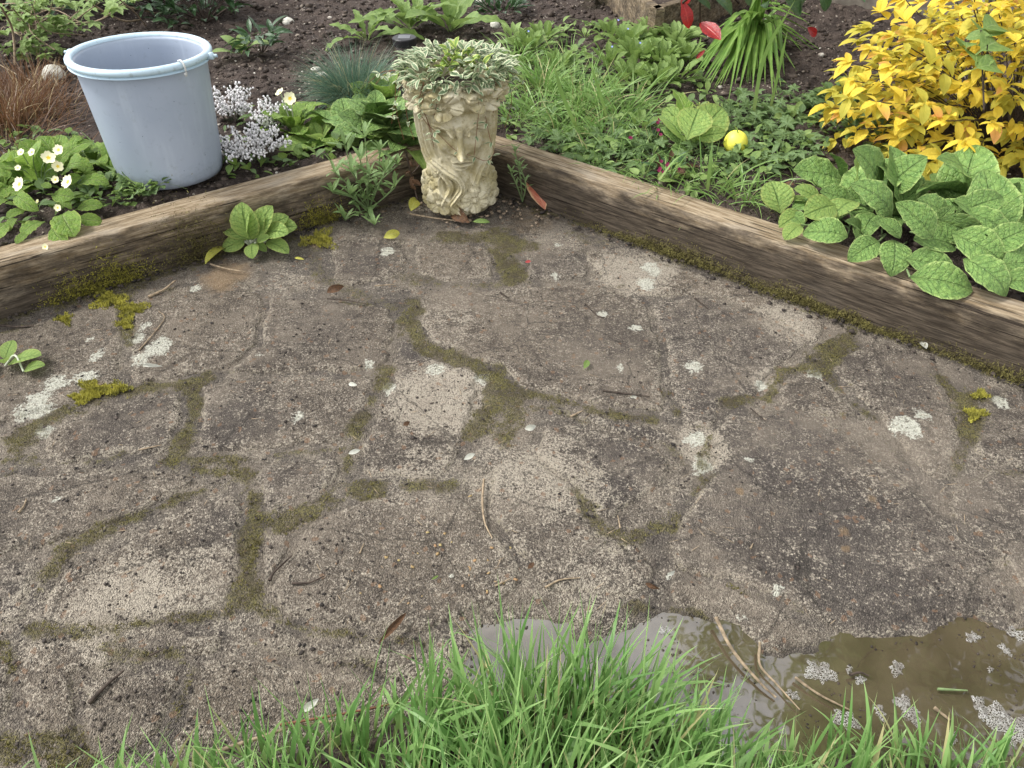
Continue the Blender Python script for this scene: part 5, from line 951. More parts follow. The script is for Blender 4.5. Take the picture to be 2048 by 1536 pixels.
# buttercups round the ball and elsewhere
BU = [(1500, 275), (1530, 262), (1560, 292), (1440, 300), (1480, 250), (1590, 310), (1545, 325), (1500, 330), (1620, 235), (1500, 215), (1470, 235), (1555, 240), (1180, 320), (1140, 300), (1100, 285), (1250, 280), (1280, 300), (1650, 215), (1220, 300), (1180, 170), (1580, 215), (1405, 330), (1310, 320)]
bw = ['right behind the ball', 'behind the ball towards the shrub', 'largest, right of the ball', 'left of the ball', 'just above the ball', 'rightmost of the ones near the ball', 'between ball and foxglove', 'below the ball', 'towards the golden shrub', 'under the strappy leaves', 'above left of the ball', 'beside the brown seed head', 'hanging at the right sleeper edge', 'at the sleeper left of the fine grass', 'by the flat bluish blade', 'left of the dark red flowers', 'below the dark red flowers', 'under the golden shrub', 'among grass behind the sleeper', 'among the forget-me-nots', 'near the violet', 'in front of the cabbage-like weed', 'under the cabbage-like weed']
for i, px in enumerate(BU):
    base = BP(*px); r_ = rosette('buttercup', 'low buttercup with lobed leaves, ' + bw[i], 'plant', base, ['butter'], 13, .06, .11, .0, .7, group='buttercups spreading over the bed', hgt=.03, rad=.035)
# dark red flowers
rt_ = rosette('deadnettle', 'dark leaved plant with small magenta flowers behind the right sleeper', 'plant', BP(1275, 275), ['dark', 'herb'], 16, .05, .1, .2, 1.1, hgt=.05, rad=.03)
for _ in range(9): flower(rt_, FL_M, T3(random.choice([1262, 1325, 1330, 1318]) + random.gauss(0, 4), random.choice([268, 240, 248]) + random.gauss(0, 4), .26), .008)
rt_ = rosette('deadnettle', 'small dark plant with drooping red flowers at the sleeper back edge', 'plant', BP(1335, 345), ['dark', 'dead'], 14, .04, .08, .2, 1.1, hgt=.03, rad=.04)
for _ in range(8): flower(rt_, FL_M, T3(1330 + random.gauss(0, 14), 335 + random.gauss(0, 8), .21), .008)
rosette('violet', 'small dark green violet near the golden shrub', 'plant', BP(1672, 205), ['round', 'blue'], 26, .05, .09, .1, .9, hgt=.04, rad=.05)
rosette('thyme', 'dark small leaved mat under the golden shrub', 'plant', BP(1745, 290), ['blue', 'dark'], 90, .03, .06, .1, 1.2, hgt=.06, rad=.10)
rosette('weed_seedling', 'oblong leaved seedling beside the brown seed head', 'plant', BP(1580, 245), ['pale'], 7, .07, .13, .2, .9)
rosette('weed_seedling', 'yellow green seedling above the foxglove left leaf', 'plant', BP(1527, 325), ['foxpale'], 5, .04, .08, .4, 1.1)
rosette('weed_seedling', 'little pale leaved seedling on the right sleeper edge', 'plant', BP(1350, 355), ['foxpale'], 5, .05, .09, .2, 1.)
rosette('weed_seedling', 'pale seedling with rounded leaves on bare soil at the back', 'plant', BP(1170, 70), ['pale'], 7, .05, .09, .3, 1.)
rosette('fern_weed', 'dark feathery weed beside the far white stone', 'plant', BP(1000, 30), ['dark'], 60, .05, .11, .2, 1.2, hgt=.05, rad=.1)
# clover and creepers near bucket
for u, v, n, rad, lab in ((245, 402, 90, .10, 'blue green clover mat between the bucket and the primrose'), (205, 400, 60, .08, 'clover close to the primrose leaves'), (300, 385, 60, .07, 'clover creeping in front of the bucket')):
    rosette('clover', lab, 'plant', BP(u, v, .02), ['blue', 'round'], n, .025, .045, .1, .9, hgt=.02, rad=rad)
for u, v, lab in ((190, 335, 'green herb between the primrose and the bucket'), (230, 350, 'leafy herb at the left foot of the bucket')): rosette('herb', lab, 'plant', BP(u, v), ['herb', 'prim'], 9, .08, .15, .2, 1.)
# strappy plant
ag = empty('strappy_lily', BP(1500, 92), 'strappy leaved lily clump with arching leaves at the back right', 'plant')
tips = [(1378, 160, 0), (1388, 172, 0), (1400, 178, 0), (1415, 180, 0), (1428, 175, 0), (1440, 172, 0), (1455, 212, 0), (1470, 168, 0), (1480, 178, 0), (1492, 165, 0), (1505, 178, 0), (1517, 160, 0), (1530, 170, 0), (1545, 190, 0), (1562, 176, 0), (1595, 145, 0), (1608, 108, 0), (1652, 108, 0), (1635, 62, 0), (1395, 120, .1), (1412, 100, .1), (1430, 60, .12), (1590, 60, .15), (1620, 30, .2), (1450, 40, .3), (1500, 20, .4), (1550, 15, .4), (1448, 130, 0), (1475, 140, .05), (1520, 135, .05), (1540, 130, .05), (1575, 120, .0), (1465, 150, .02), (1390, 145, .02), (1606, 95, .05)]
for i, (u, v, h) in enumerate(tips * 2):
    if i >= len(tips): u += random.gauss(0, 10); v += random.gauss(0, 8)
    b = BP(1500 + random.gauss(0, 12), 92 + random.gauss(0, 7), .0); t = T3(u, v, .17 + h); t = t if i < len(tips) else b + (t - b) * random.uniform(.7, 1)
    d = t - b; mid_ = b + d * .42 + np.array([0, 0, .05 + .12 * np.linalg.norm(d[:2]) + random.gauss(0, .02)]); sp = spline([b, b + (mid_ - b) * .5 + [0, 0, .05], mid_, t], 5); n = len(sp); tt = np.linspace(0, 1, n)
    T = np.gradient(sp, axis=0); S = np.cross(T, [.001, .0, 1.]); S /= np.linalg.norm(S, axis=1)[:, None] + 1e-9; w_ = (.036 * random.uniform(.7, 1.1) * np.minimum(1, (1 - tt) * 2.6 + .04) * .5)[:, None]; Nn = np.cross(S, T); Nn /= np.linalg.norm(Nn, axis=1)[:, None] + 1e-9
    V = np.stack([sp - S * w_ + Nn * w_ * .5, sp, sp + S * w_ + Nn * w_ * .5], 1).reshape(-1, 3) - b; F = np.array([q for i_ in range(n - 1) for q in ((3 * i_, 3 * i_ + 1, 3 * i_ + 4, 3 * i_ + 3), (3 * i_ + 1, 3 * i_ + 2, 3 * i_ + 5, 3 * i_ + 4))])
    link('leaf', mesh_data('leaf', V, F, LM['strap'], uv=np.stack([np.repeat(tt, 3), np.tile([0, .5, 1.], n)], -1)), ag, b - np.array(ag.location))
# photinia sprig with red leaves
ph_ = empty('photinia', BP(1470, 20), 'photinia shrub with glossy red and green leaves above the strappy plant', 'shrub')
for a in ((1366, 5, .60, 1378, 58, .50, 'red', 1.), (1400, 45, .5, 1442, 80, .46, 'red', 1.), (1372, -20, .62, 1362, 14, .58, 'red', .9), (1410, 100, .3, 1392, 118, .26, 'red', .7), (1424, -8, .7, 1462, 36, .60, 'dark', .9), (1480, -30, .7, 1500, 10, .6, 'dark', .9), (1600, -10, .6, 1590, 18, .5, 'dark', 1.2), (1640, -20, .6, 1652, 22, .5, 'dark', 1.3), (1540, -20, .6, 1520, 10, .5, 'dark', .9), (1700, -10, .5, 1730, 5, .5, 'dark', 1.), (1395, 0, .65, 1420, 20, .6, 'dark', .8), (1615, 55, .3, 1632, 72, .25, 'red', 1.), (1570, 0, .6, 1600, 30, .5, 'dark', .9)): place(ph_, a[6], T3(*a[0:3]), T3(*a[3:6]), random.gauss(0, .2), a[7], upv=(.1, -1, .5))
stems_part(ph_, [([BP(1478, 20), T3(1445, -20, .6), T3(1400, -20, .7), T3(1366, 5, .6)], .006), ([T3(1400, -20, .7), T3(1400, 45, .5)], .004), ([BP(1535, 30), T3(1530, -10, .5), T3(1560, -40, .8)], .012), ([BP(1535, 30), T3(1600, -10, .6)], .006)], M_DTWIG, 'branches')

# golden spiraea
def spiraea():
    b = BP(2010, 300); root = empty('spiraea', b, 'rounded golden yellow spiraea shrub with orange tinged shoot tips', 'shrub')
    C = b + np.array([.02, .0, .26]); rad = np.array([.76, .52, .42]); lines = []; L_ = []
    for i in range(330):
        k = (i + .5) / 330; zc = 1 - 1.55 * k; a = i * 2.39996; rr = math.sqrt(max(0, 1 - zc * zc)); d = np.array([rr * math.cos(a), rr * math.sin(a), zc]); s = random.uniform(.80, 1.08) if i % 4 else random.uniform(.55, .8)
        t = C + d * rad * s; 
        if t[2] < .19: t[2] = .19 + random.random() * .06
        s0 = b + np.array([random.gauss(0, .03), random.gauss(0, .03), 0]); m_ = s0 + (t - s0) * .55 + np.array([0, 0, .06]); sp = spline([s0, m_, t], 7); lines.append((sp[:], np.linspace(.0045, .0012, len(sp)))); dr = sp[-1] - sp[-3]; dr /= np.linalg.norm(dr)
        for j in range(len(sp) - 6, len(sp)):
            for q in range(2 if j < len(sp) - 1 else 5):
                az = random.random() * 6.28; v = dirv(az, random.uniform(-.9, .6)) + dr * (.45 if j < len(sp) - 1 else .8); v /= np.linalg.norm(v); ln_ = random.choice((.04, .052, .062, .075, .088)) * random.uniform(.85, 1.1) * (1 if j > len(sp) - 4 else .7)
                L_.append((sp[j], sp[j] + v * ln_, j, t[1] - .3 * t[2]))
    L_ = [l for l in L_ if l[1][2] > .17]; front = [l for l in L_ if l[3] < C[1] + .05 and l[2] > 5]; random.shuffle(front); ids = {id(l) for l in front[:290]}; L_ = front[:290] + [l for l in L_ if id(l) not in ids]
    for p, t, j, _ in L_[:290]: place(root, 'gold', p, t, random.gauss(0, .6), upv=(random.gauss(0, .5), -.5 + random.gauss(0, .4), 1))
    g = leaf_geo(L=1, W=.52, a=.82, b=.85, nu=4, nv=1, fold=.25, bend=.6); Vs = []
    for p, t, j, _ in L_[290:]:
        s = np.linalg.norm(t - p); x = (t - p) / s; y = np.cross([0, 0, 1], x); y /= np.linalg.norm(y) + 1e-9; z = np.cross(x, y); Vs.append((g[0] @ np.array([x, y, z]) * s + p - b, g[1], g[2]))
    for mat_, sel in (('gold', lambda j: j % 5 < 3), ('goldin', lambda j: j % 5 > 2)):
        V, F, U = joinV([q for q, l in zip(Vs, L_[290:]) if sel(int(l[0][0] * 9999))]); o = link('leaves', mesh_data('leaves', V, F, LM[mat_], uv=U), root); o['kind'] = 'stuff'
    stems_part(root, [(l[0][::2] if len(l[0]) > 8 else l[0], .002) for l in lines[::2]], M_DTWIG, 'branches')
    # a green shoot
    g_ = traced('spiraea_shoot', 'green leaved shoot standing up within the golden shrub', 'plant', T3(1960, 220, .5), [('herb', 1960 + random.gauss(0, 14), 60 + 10 * k, .72 - .01 * k, 1960 + 40 * math.cos(k * 2.4), 55 + 10 * k + 18 * math.sin(k * 2.4), .70 - .01 * k, 0, 1.4) for k in range(9)]); stems_part(g_, [([T3(1968, 220, .5), T3(1962, 60, .72)], .003), ([T3(1966, 180, .5), T3(1975, 90, .7)], .002)], M_DTWIG, 'stems')
spiraea()

# left back: lobed leaved shrub, dark evergreen, dry heath
def thicket():
    b = BP(60, 60); root = empty('leafy_shrub', b, 'straggly shrub with lobed light green leaves and tangled twigs at the top left', 'shrub'); lines = []
    for u, v, h in [(110, 50, .30), (160, 45, .30), (70, 75, .27), (40, 95, .25), (75, 92, .25), (105, 108, .22), (25, 60, .3), (225, 28, .35), (10, 30, .4), (50, 20, .42), (90, 15, .40), (130, 15, .42), (160, 20, .38), (200, 5, .45), (20, 10, .5), (60, 5, .5), (0, 70, .3), (250, 5, .4), (105, 5, .45), (150, 60, .25), (80, 40, .33), (35, 40, .34), (60, 110, .2), (95, 60, .27), (5, 100, .25), (130, 35, .34)]:
        c = T3(u, v, h)
        for k in range(5): az = random.random() * 6.28; place(root, 'chrys', c, c + dirv(az, random.uniform(-.2, .6)) * random.uniform(.07, .115), random.gauss(0, .3))
        lines.append(([b + [random.gauss(0, .1), random.gauss(0, .1), 0], (b + c) / 2 + [random.gauss(0, .1), 0, random.gauss(0, .05)], c], .003))
    for pts in ([(60, 0, .5), (90, 60, .35), (170, 70, .25)], [(0, 10, .5), (25, 60, .35), (30, 130, .2)], [(240, 0, .5), (270, 25, .35), (292, 52, .2)], [(0, 20, .3), (60, 22, .3), (105, 18, .3)], [(30, 60, .3), (80, 110, .2), (130, 135, .18)], [(220, 5, .3), (330, 30, .2), (400, 40, .18)], [(70, 0, .4), (60, 60, .3), (110, 100, .25)], [(170, 0, .4), (240, 40, .25), (280, 40, .2)], [(0, 130, .2), (60, 160, .18), (140, 175, .17)], [(110, 120, .2), (108, 150, .2), (118, 175, .17)]): lines.append(([T3(*p) for p in pts], random.uniform(.0025, .006)))
    stems_part(root, lines, M_TWIG, 'twigs')
    for (u, v), rx, n, ln_, lab in (((415, 52), .26, 210, .10, 'dark glossy evergreen shrub behind the bucket'), ((525, 118), .11, 42, .10, 'small dark evergreen plant right of the bucket rim'), ((20, 45), .42, 280, .12, 'dark evergreen foliage at the far top left'), ((175, 25), .33, 150, .12, 'dark evergreen foliage behind the lobed leaved shrub'), ((320, 30), .34, 230, .12, 'dark evergreen foliage far behind the bucket')):
        b = BP(u, v); root = empty('evergreen_shrub', b, lab, 'shrub'); ls = []
        for i in range(n):
            a = random.random() * 6.28; r = rx * math.sqrt(random.random()); c = b + np.array([r * math.cos(a), r * math.sin(a), random.uniform(.03, rx * 1.1)]); place(root, 'dark', c, c + dirv(a + random.gauss(0, .8), random.uniform(-.3, .8)) * ln_ * random.uniform(.6, 1.1), random.gauss(0, .4))
            if i % 6 == 0: ls.append(([b, c], .003))
        stems_part(root, ls, M_DTWIG, 'stems')
    r_ = rosette('weed_seedling', 'seedling with broad pale leaves right of the bucket rim', 'plant', BP(485, 120), ['pale'], 6, .08, .15, .3, 1., wide=1.4)
    tuft('dry rusty brown heath shrub at the left edge', BP(10, 230), 1500, .24, .003, M_DRYG, 'dry_heath', 'shrub', .6, .6, .11)
    tuft('dry brown heath sprigs nearer the bucket', BP(60, 175), 500, .18, .003, M_DRYG, 'dry_heath', 'shrub', .6, .6, .07)
    tuft('dry wiry stems lying over soil left of the primrose', BP(20, 290), 350, .30, .003, M_DRYG, 'dead_plant', 'dry stems', 1.1, .4, .10)
thicket()

# erysimum in front of the left sleeper
def leafy_stems(name, label, base, tops, key, l0, l1, step, mat, cat='plant', start=.25):
    root = empty(name, base, label, cat); ls = []
    for t in tops:
        t = np.array(t); m_ = (base + t) / 2 + np.array([random.gauss(0, .01), random.gauss(0, .01), .01]); sp = spline([base, m_, t], 8); ls.append((sp[::2], .0026)); n = len(sp); az = random.random() * 6
        for j in range(int(n * start), n, step):
            az += 2.4; d = dirv(az, random.uniform(.1, .8)); place(root, key, sp[j], sp[j] + d * random.uniform(l0, l1), random.gauss(0, .3))
        for q in range(5): az += 1.3; place(root, key, sp[-1], sp[-1] + dirv(az, random.uniform(.5, 1.2)) * random.uniform(l0, l1), 0)
    stems_part(root, ls, mat, 'stems'); return root
eb = PP(738, 420); leafy_stems('erysimum', 'bushy narrow leaved green plant growing up in front of the left sleeper', eb, [T3(690, 290, .27), T3(730, 275, .30), T3(760, 300, .27), T3(670, 345, .20), T3(795, 330, .22), T3(790, 375, .14), T3(740, 350, .22), T3(700, 390, .12), T3(750, 450, .03), T3(690, 440, .03), T3(665, 385, .12), T3(720, 320, .27), T3(770, 345, .2), T3(705, 345, .22)], 'grn', .045, .085, 2, M_GSTEM)
leafy_stems('seedling', 'slender upright seedling against the right sleeper beside the stone head', PP(1045, 405), [T3(1030, 305, .26), T3(1040, 335, .20), T3(1022, 345, .18)], 'grn', .025, .04, 1, M_GSTEM)
leafy_stems('seedling', 'tiny sprig in moss at the foot of the right sleeper', PP(1540, 572), [T3(1535, 555, .03), T3(1548, 562, .02)], 'pale', .02, .03, 4, M_GSTEM)
r_ = rosette('round_leaf_weed', 'creeping round leaved weed at the left edge of the paving', 'plant', PP(12, 735), ['foxpale'], 4, .06, .11, .2, .8); place(r_, 'foxpale', PP(52, 752, .01), PP(98, 745, .02), 0, 1.); stems_part(r_, [([PP(12, 735), PP(40, 730, .03), PP(52, 752, .01)], .003)], M_WSTEM, 'runner')
ds = empty('dried_stalk', PP(832, 412), 'curled brown dried stalk left of the stone head', 'dried plant')
stems_part(ds, [([PP(838, 412), T3(828, 370, .08), T3(818, 330, .18), T3(812, 305, .24)], .004), ([T3(822, 350, .12), T3(840, 330, .17)], .003)], M_DTWIG, 'stems')
for k in range(16): c = T3(820 + random.gauss(0, 8), 335 + random.gauss(0, 18), .16 + random.gauss(0, .02)); place(ds, 'dead', c, c + dirv(random.random() * 6.28, -.7) * random.uniform(.03, .05), random.gauss(0, 1))
# moss cushions on the sleeper foot
for (u, v, h, rx, rz, n, lab) in ((390, 480, .09, .14, .09, 2600, 'thick moss climbing the left sleeper beside the foxglove rosette'), (225, 545, .06, .12, .06, 2000, 'moss fringe on the left sleeper face'), (640, 435, .03, .10, .05, 1500, 'golden moss at the sleeper foot near the erysimum'), (140, 575, .03, .10, .04, 1000, 'low moss fringe at the far left of the sleeper foot')):
    c = T3(u, v, h); s = ((c[:2] - CORN) @ dL); P0 = CORN + dL * s - nL * .004; a = RNG.normal(0, rx * .5, n); P = P0[None] + dL * a[:, None] - nL * np.abs(RNG.normal(0, .010, n))[:, None]; z = np.abs(RNG.normal(0, 1, n)) * rz * (.4 + .9 * fbm(a * 18, a * 0, 2, int(u))) 
    az = RNG.random(n) * 6.28; V, F, U, tn = blades_geo(np.column_stack([P - P0, z]), np.arctan2(-nL[1], -nL[0]) + RNG.normal(0, .9, n), RNG.uniform(.1, 1.2, n), RNG.uniform(.006, .014, n), np.full(n, .0022), RNG.uniform(0, .8, n), 2)
    tag(link('moss_cushion', mesh_data('moss_cushion', V, F, M_MOSS if u > 300 and u < 600 else M_MOSSY, uv=U), None, (P0[0], P0[1], 0)), lab, 'moss', kind='stuff')
for t0, n in ((1.0, 5000), (1.6, 6000), (2.2, 3500)):
    a = RNG.normal(t0, .16, n); P0 = CORN + dR * t0; P = CORN + dR * a[:, None] - nR * (.004 + np.abs(RNG.normal(0, .012, n)))[:, None] - P0; z = np.abs(RNG.normal(0, .022, n)) * (.3 + 1.2 * fbm(a * 12, a * 0, 2, 5)); V, F, U, tn = blades_geo(np.column_stack([P, z]), RNG.random(n) * 6.28, RNG.uniform(.1, 1.2, n), RNG.uniform(.005, .010, n), np.full(n, .002), RNG.uniform(0, .8, n), 2)
    tag(link('moss_cushion', mesh_data('moss_cushion', V, F, M_MOSS, uv=U), None, (P0[0], P0[1], gh1(*P0))), 'dark olive moss in the seam at the foot of the right sleeper', 'moss', kind='stuff')

# ------------------------------------------------------------------ litter on the paving
def twig(label, pts, r, mat=None, name='twig', cat='twig', group='twigs and stems lying on the paving'):
    P = np.array([PP(u, v, r * .6) if h is None else T3(u, v, h) for u, v, h in [(p + (None,))[:3] for p in pts]]); c = P[0].copy(); sp = spline(P, 6); n = len(sp); V, F, U = tube(sp - c, r * (1 - .5 * np.linspace(0, 1, n)) * (1 + .25 * (RNG.random(n) - .5)), 6)
    return tag(link(name, mesh_data(name, V, F, mat or M_TWIG, uv=U), None, c), label, cat, group)
TW = [([(298, 598), (330, 583), (352, 565)], .006, None, 'pale split twig on the moss below the left sleeper'), ([(422, 532), (455, 541), (490, 546)], .005, None, 'straight pale twig below the foxglove rosette'), ([(968, 965), (965, 1010), (970, 1050), (985, 1082)], .004, None, 'long curved dry stem in the middle of the patio'), ([(180, 1410), (215, 1375), (250, 1345)], .006, M_DTWIG, 'dark twig coated in soil at the lower left'), ([(540, 1165), (552, 1145), (585, 1115)], .005, M_DTWIG, 'dark splintered twig between two lower left flags'), ([(585, 1170), (620, 1168), (650, 1155)], .004, M_DTWIG, 'thin dark twig near the centre left'), ([(1090, 1180), (1120, 1165), (1160, 1160)], .0035, None, 'pale crooked stem above the puddle'), ([(990, 1178), (1022, 1162)], .003, None, 'short pale stem left of the crooked one'), ([(820, 430), (880, 440), (930, 445)], .005, None, 'pale twig in front of the stone head'), ([(40, 1030), (50, 1018), (56, 1003)], .004, None, 'short pale splinter at the left edge'), ([(655, 600), (700, 605), (735, 612)], .003, M_DTWIG, 'curled dark stem at the back of the left flags'), ([(280, 905), (325, 895)], .003, None, 'small straight straw on the left flag'), ([(1205, 785), (1270, 792), (1300, 795)], .003, M_DTWIG, 'hairline dark stem in the joint'), ([(1390, 600), (1415, 620)], .004, M_DTWIG, 'short dark stick on the right back flag'), ([(1170, 610), (1195, 635), (1210, 638)], .003, M_DTWIG, 'bent dark stem at centre back'), ([(1000, 590), (1018, 600)], .004, M_DTWIG, 'stubby dark stick at centre back'), ([(1500, 820), (1530, 845)], .0025, M_DTWIG, 'hair thin stem on the largest flag'), ([(750, 575), (790, 572)], .003, None, 'pale straw on the back flag'), ([(0, 655), (40, 658), (70, 655)], .005, M_DTWIG, 'dark stem at the foot of the left sleeper'), ([(280, 705), (305, 675), (330, 640), (318, 625)], .003, None, 'wiry curling stem by the white lichens'), ([(1500, 1100), (1505, 1090)], .003, None, 'tiny straw on the largest flag'), ([(1140, 838), (1165, 826)], .004, None, 'short pale twig in the centre joint'), ([(1240, 1060), (1235, 1035)], .0025, None, 'fine straw below the dark centre flag'), ([(720, 1110), (728, 1090)], .003, None, 'tiny upright straw at centre left'), ([(300, 1315), (330, 1300)], .003, M_DTWIG, 'small dark twig near the lower left moss')]
for pts, r, m_, lab in TW: twig(lab, pts, r * .8, m_)
PW = [([(1432, 1235, .012), (1465, 1300, .004), (1520, 1365, -.002), (1552, 1395, -.006)], .0055, None, 'long pale dead stem slanting into the puddle'), ([(1520, 1285, .01), (1520, 1330, -.002), (1555, 1370, -.004), (1600, 1420, -.004)], .004, None, 'curved dry stem at the puddle bank'), ([(1590, 1355, -.003), (1640, 1390, -.003), (1700, 1420, -.003)], .004, None, 'dead straw floating beside the foam streak'), ([(1875, 1378, -.003), (1935, 1381, -.003)], .004, M_GSTEM, 'green straw piece floating at the right'), ([(430, 1505, .01), (520, 1475, .02), (600, 1450, .02), (690, 1440, .03)], .006, None, 'long bent dead stem in the lower left grass'), ([(560, 1450, .03), (700, 1425, .03), (820, 1400, .03)], .004, M_RSTEM, 'brown dead stem crossing behind the grass'), ([(1700, 1350, -.003), (1720, 1345, -.003), (1738, 1352, -.003)], .004, M_DTWIG, 'dark bit of debris by the small foam blob'), ([(1868, 1415, -.003), (1900, 1440, -.003)], .005, None, 'brown dead leaf rib floating between foam patches'), ([(850, 1385, .01), (900, 1378, .01), (960, 1374, .01)], .003, None, 'pale straw at the grass edge left of the first pool')]
for pts, r, m_, lab in PW: twig(lab, pts, r * .8, m_, group='stems lying in the puddle and grass')
def fallen(label, key, a, b, ha=.006, hb=.012, wide=1., roll=0.):
    P = PP(*a, ha); Q_ = PP(*b, hb); root_me, mt = LEAF[key][random.randrange(2)]; o = place(None, key, P, Q_, roll, wide, 'fallen_leaf', me_=(root_me, mt), upv=(0, -.9, 1)); tag(o, label, 'leaf', 'fallen leaves on the paving')
fallen('pink and cream mottled fallen leaf leaning on the right sleeper', 'pink', (1090, 423), (1058, 385), .005, .05, 1.1)
fallen('yellow fallen leaf at the left foot of the stone head', 'yel', (822, 425), (835, 410), .005, .02, 1.4)
fallen('olive yellow fallen leaf on the back paving', 'yel', (768, 480), (800, 472), .005, .008, 1.1)
fallen('white curled petal-like leaf beside a green bit in the centre', 'bleach', (1050, 864), (1072, 862), .004, .012, 1.2)
fallen('pale bleached leaf near the middle of the patio', 'bleach', (928, 926), (950, 918), .004, .012, 1.)
fallen('small dark and white curled leaf on the left centre joint', 'bleach', (698, 912), (722, 908), .004, .01, .9)
fallen('tiny orange leaf on the centre flag', 'dead', (807, 855), (820, 850), .004, .006, 1.4)
fallen('black and white shell-like leaf at the foot of the right sleeper', 'bleach', (1838, 690), (1850, 704), .008, .008, 1.4)
fallen('dried silver leaf on the left back flag', 'bleach', (698, 772), (716, 780), .005, .014, .8)
fallen('small red petal on the back paving', 'red', (1050, 530), (1062, 530), .004, .008, 1.)
fallen('green bit of leaf right of centre', 'herb', (1166, 745), (1176, 728), .004, .01, 1.)
fallen('brown leaf on top of the right sleeper by the foxglove', 'dead', (1548, 458), (1565, 466), .185, .19, 1.)
fallen('white leaf bit near the puddle', 'bleach', (1333, 1155), (1348, 1148), .004, .008, 1.)
fallen('purplish dead leaf in front of the stone head', 'dead', (905, 432), (940, 452), .006, .012, 1.)
fallen('grey green leaf in front of the stone head', 'herb', (942, 448), (980, 450), .006, .01, .6)
fallen('yellow green leaf at the right end of the sleeper foot', 'yel', (2030, 740), (2060, 760), .008, .01, 1.)
fallen('pale dead leaf caught in the lower left grass', 'bleach', (608, 1435), (645, 1420), .02, .04, .8)
fallen('crumpled green leaf under the erysimum', 'yel', (590, 520), (610, 525), .005, .008, .5)
fallen('brown curled leaf by the long white twig', 'dead', (655, 590), (690, 585), .005, .02, .9)
fallen('pale green leaf bit on the centre left paving', 'herb', (862, 1165), (878, 1160), .004, .01, .6)
fallen('white bleached leaf strip beside the white lichens', 'bleach', (288, 738), (328, 740), .004, .008, .35)
fallen('dark wet leaf on the lower centre flag', 'dead', (1055, 1145), (1068, 1135), .004, .01, 1.2)
fallen('dark rotting leaf at the right of the bank', 'dead', (1290, 1172), (1318, 1185), .004, .012, .7)
fallen('reddish brown curl of bark near the grass', 'dead', (758, 1294), (814, 1236), .006, .012, .38)
n = 30; C0 = Gm(RNG.normal(870, 90, n), RNG.normal(1130, 60, n)); s = RNG.uniform(.002, .0055, n); V, F = crumbs(np.column_stack([C0, gh(C0) + .004]), s, .15, .7); tag(link('leaf_flakes', mesh_data('leaf_flakes', V, F, crumb_mat('yellow orange flake', (.34, .27, .12), (.28, .17, .09)))), 'tiny yellow and orange flakes scattered on the central flag', 'leaf litter', kind='stuff')
n = 260; C0 = Gm(RNG.normal(1020, 130, n), RNG.normal(415, 18, n)); C0 = C0[behind(C0) < -.02]; s = RNG.uniform(.003, .010, len(C0)); V, F = crumbs(np.column_stack([C0, gh(C0) + .006]), s, .5); tag(link('corner_rubble', mesh_data('corner_rubble', V, F, crumb_mat('mixed grit', (.05, .035, .025), (.34, .26, .18)), smooth=False)), 'grit and crumbs gathered round the foot of the stone head', 'grit', kind='stuff')
n = 700; t = RNG.uniform(.1, 3., n); sd_ = RNG.random(n) < .5; C0 = CORN + np.where(sd_[:, None], dL, dR) * t[:, None] - np.where(sd_[:, None], nL, nR) * (np.abs(RNG.normal(0, .035, n)) + .004)[:, None]; s = .002 + .008 * RNG.random(n) ** 2; V, F = crumbs(np.column_stack([C0, gh(C0) + .005]), s, .6); tag(link('edge_debris', mesh_data('edge_debris', V, F, M_GRIT, smooth=False)), 'dark crumbs and bark bits along the foot of both sleepers', 'debris', kind='stuff')
n = 240; A0 = Gm(RNG.uniform(0, 2048, n), RNG.uniform(450, 1250, n)); A0 = A0[behind(A0) < -.03]; n = len(A0); V, F, U, tn = blades_geo(np.column_stack([A0, gh(A0) + .006]), RNG.random(n) * 6.28, np.full(n, 1.53), RNG.uniform(.01, .04, n), np.full(n, .0018), RNG.normal(0, .03, n), 3); tag(link('straw_bits', mesh_data('straw_bits', V, F, M_TWIG, uv=U)), 'fine bits of straw strewn over the paving', 'straw', kind='stuff')

# ------------------------------------------------------------------ timber box and fence foot at the back
def board(name, A, B, z0, z1, th, mat, root, inward):
    d = B - A; L_ = np.linalg.norm(d); d = d / L_; nn = np.array([-d[1], d[0]]) * inward; V = []
    for t in np.linspace(0, 1, max(2, int(L_ / .05))):
        for y, z in ((0, z0), (0, z1 - .003), (.003, z1), (th - .003, z1), (th, z1 - .003), (th, z0)): p = A + d * t * L_ + nn * y; V.append((p[0], p[1], z))
    V = np.array(V); V -= np.array(root.location); m = 6; k = len(V) // m; F = [(i * m + j, i * m + (j + 1) % m, (i + 1) * m + (j + 1) % m, (i + 1) * m + j) for i in range(k - 1) for j in range(m)] + [tuple(range(m))[::-1], tuple(range((k - 1) * m, k * m))]
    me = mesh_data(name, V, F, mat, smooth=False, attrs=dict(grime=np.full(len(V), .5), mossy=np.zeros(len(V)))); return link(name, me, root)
zc = .34; c = T3(1313, 18, zc); l_ = T3(1266, -12, zc); r2 = T3(1420, -14, zc); tb = empty('timber_box', (c[0], c[1], .15), 'raised timber planting box at the back by the red leaves', 'planter')
board('plank', c[:2], l_[:2] + (l_ - c)[:2] * 2, .12, zc, .05, M_WOOD, tb, -1); board('plank', c[:2], r2[:2] + (r2 - c)[:2], .12, zc, .05, M_WOOD, tb, 1)
q0 = c[:2]; q1 = l_[:2] + (l_ - c)[:2] * 2; q2 = r2[:2] + (r2 - c)[:2]; V = np.array([(*q0, .30), (*q2, .30), (*(q1 + q2 - q0), .30), (*q1, .30)]) - np.array(tb.location); link('soil', mesh_data('soil', V, [(0, 1, 2, 3)], M_SOIL, smooth=False), tb)
M_CONC = plain('stained concrete', (.23, .20, .16), .9, .2, 14, .5); M_POST = plain('pale concrete post', (.40, .38, .35), .9, .12, 20, .4)
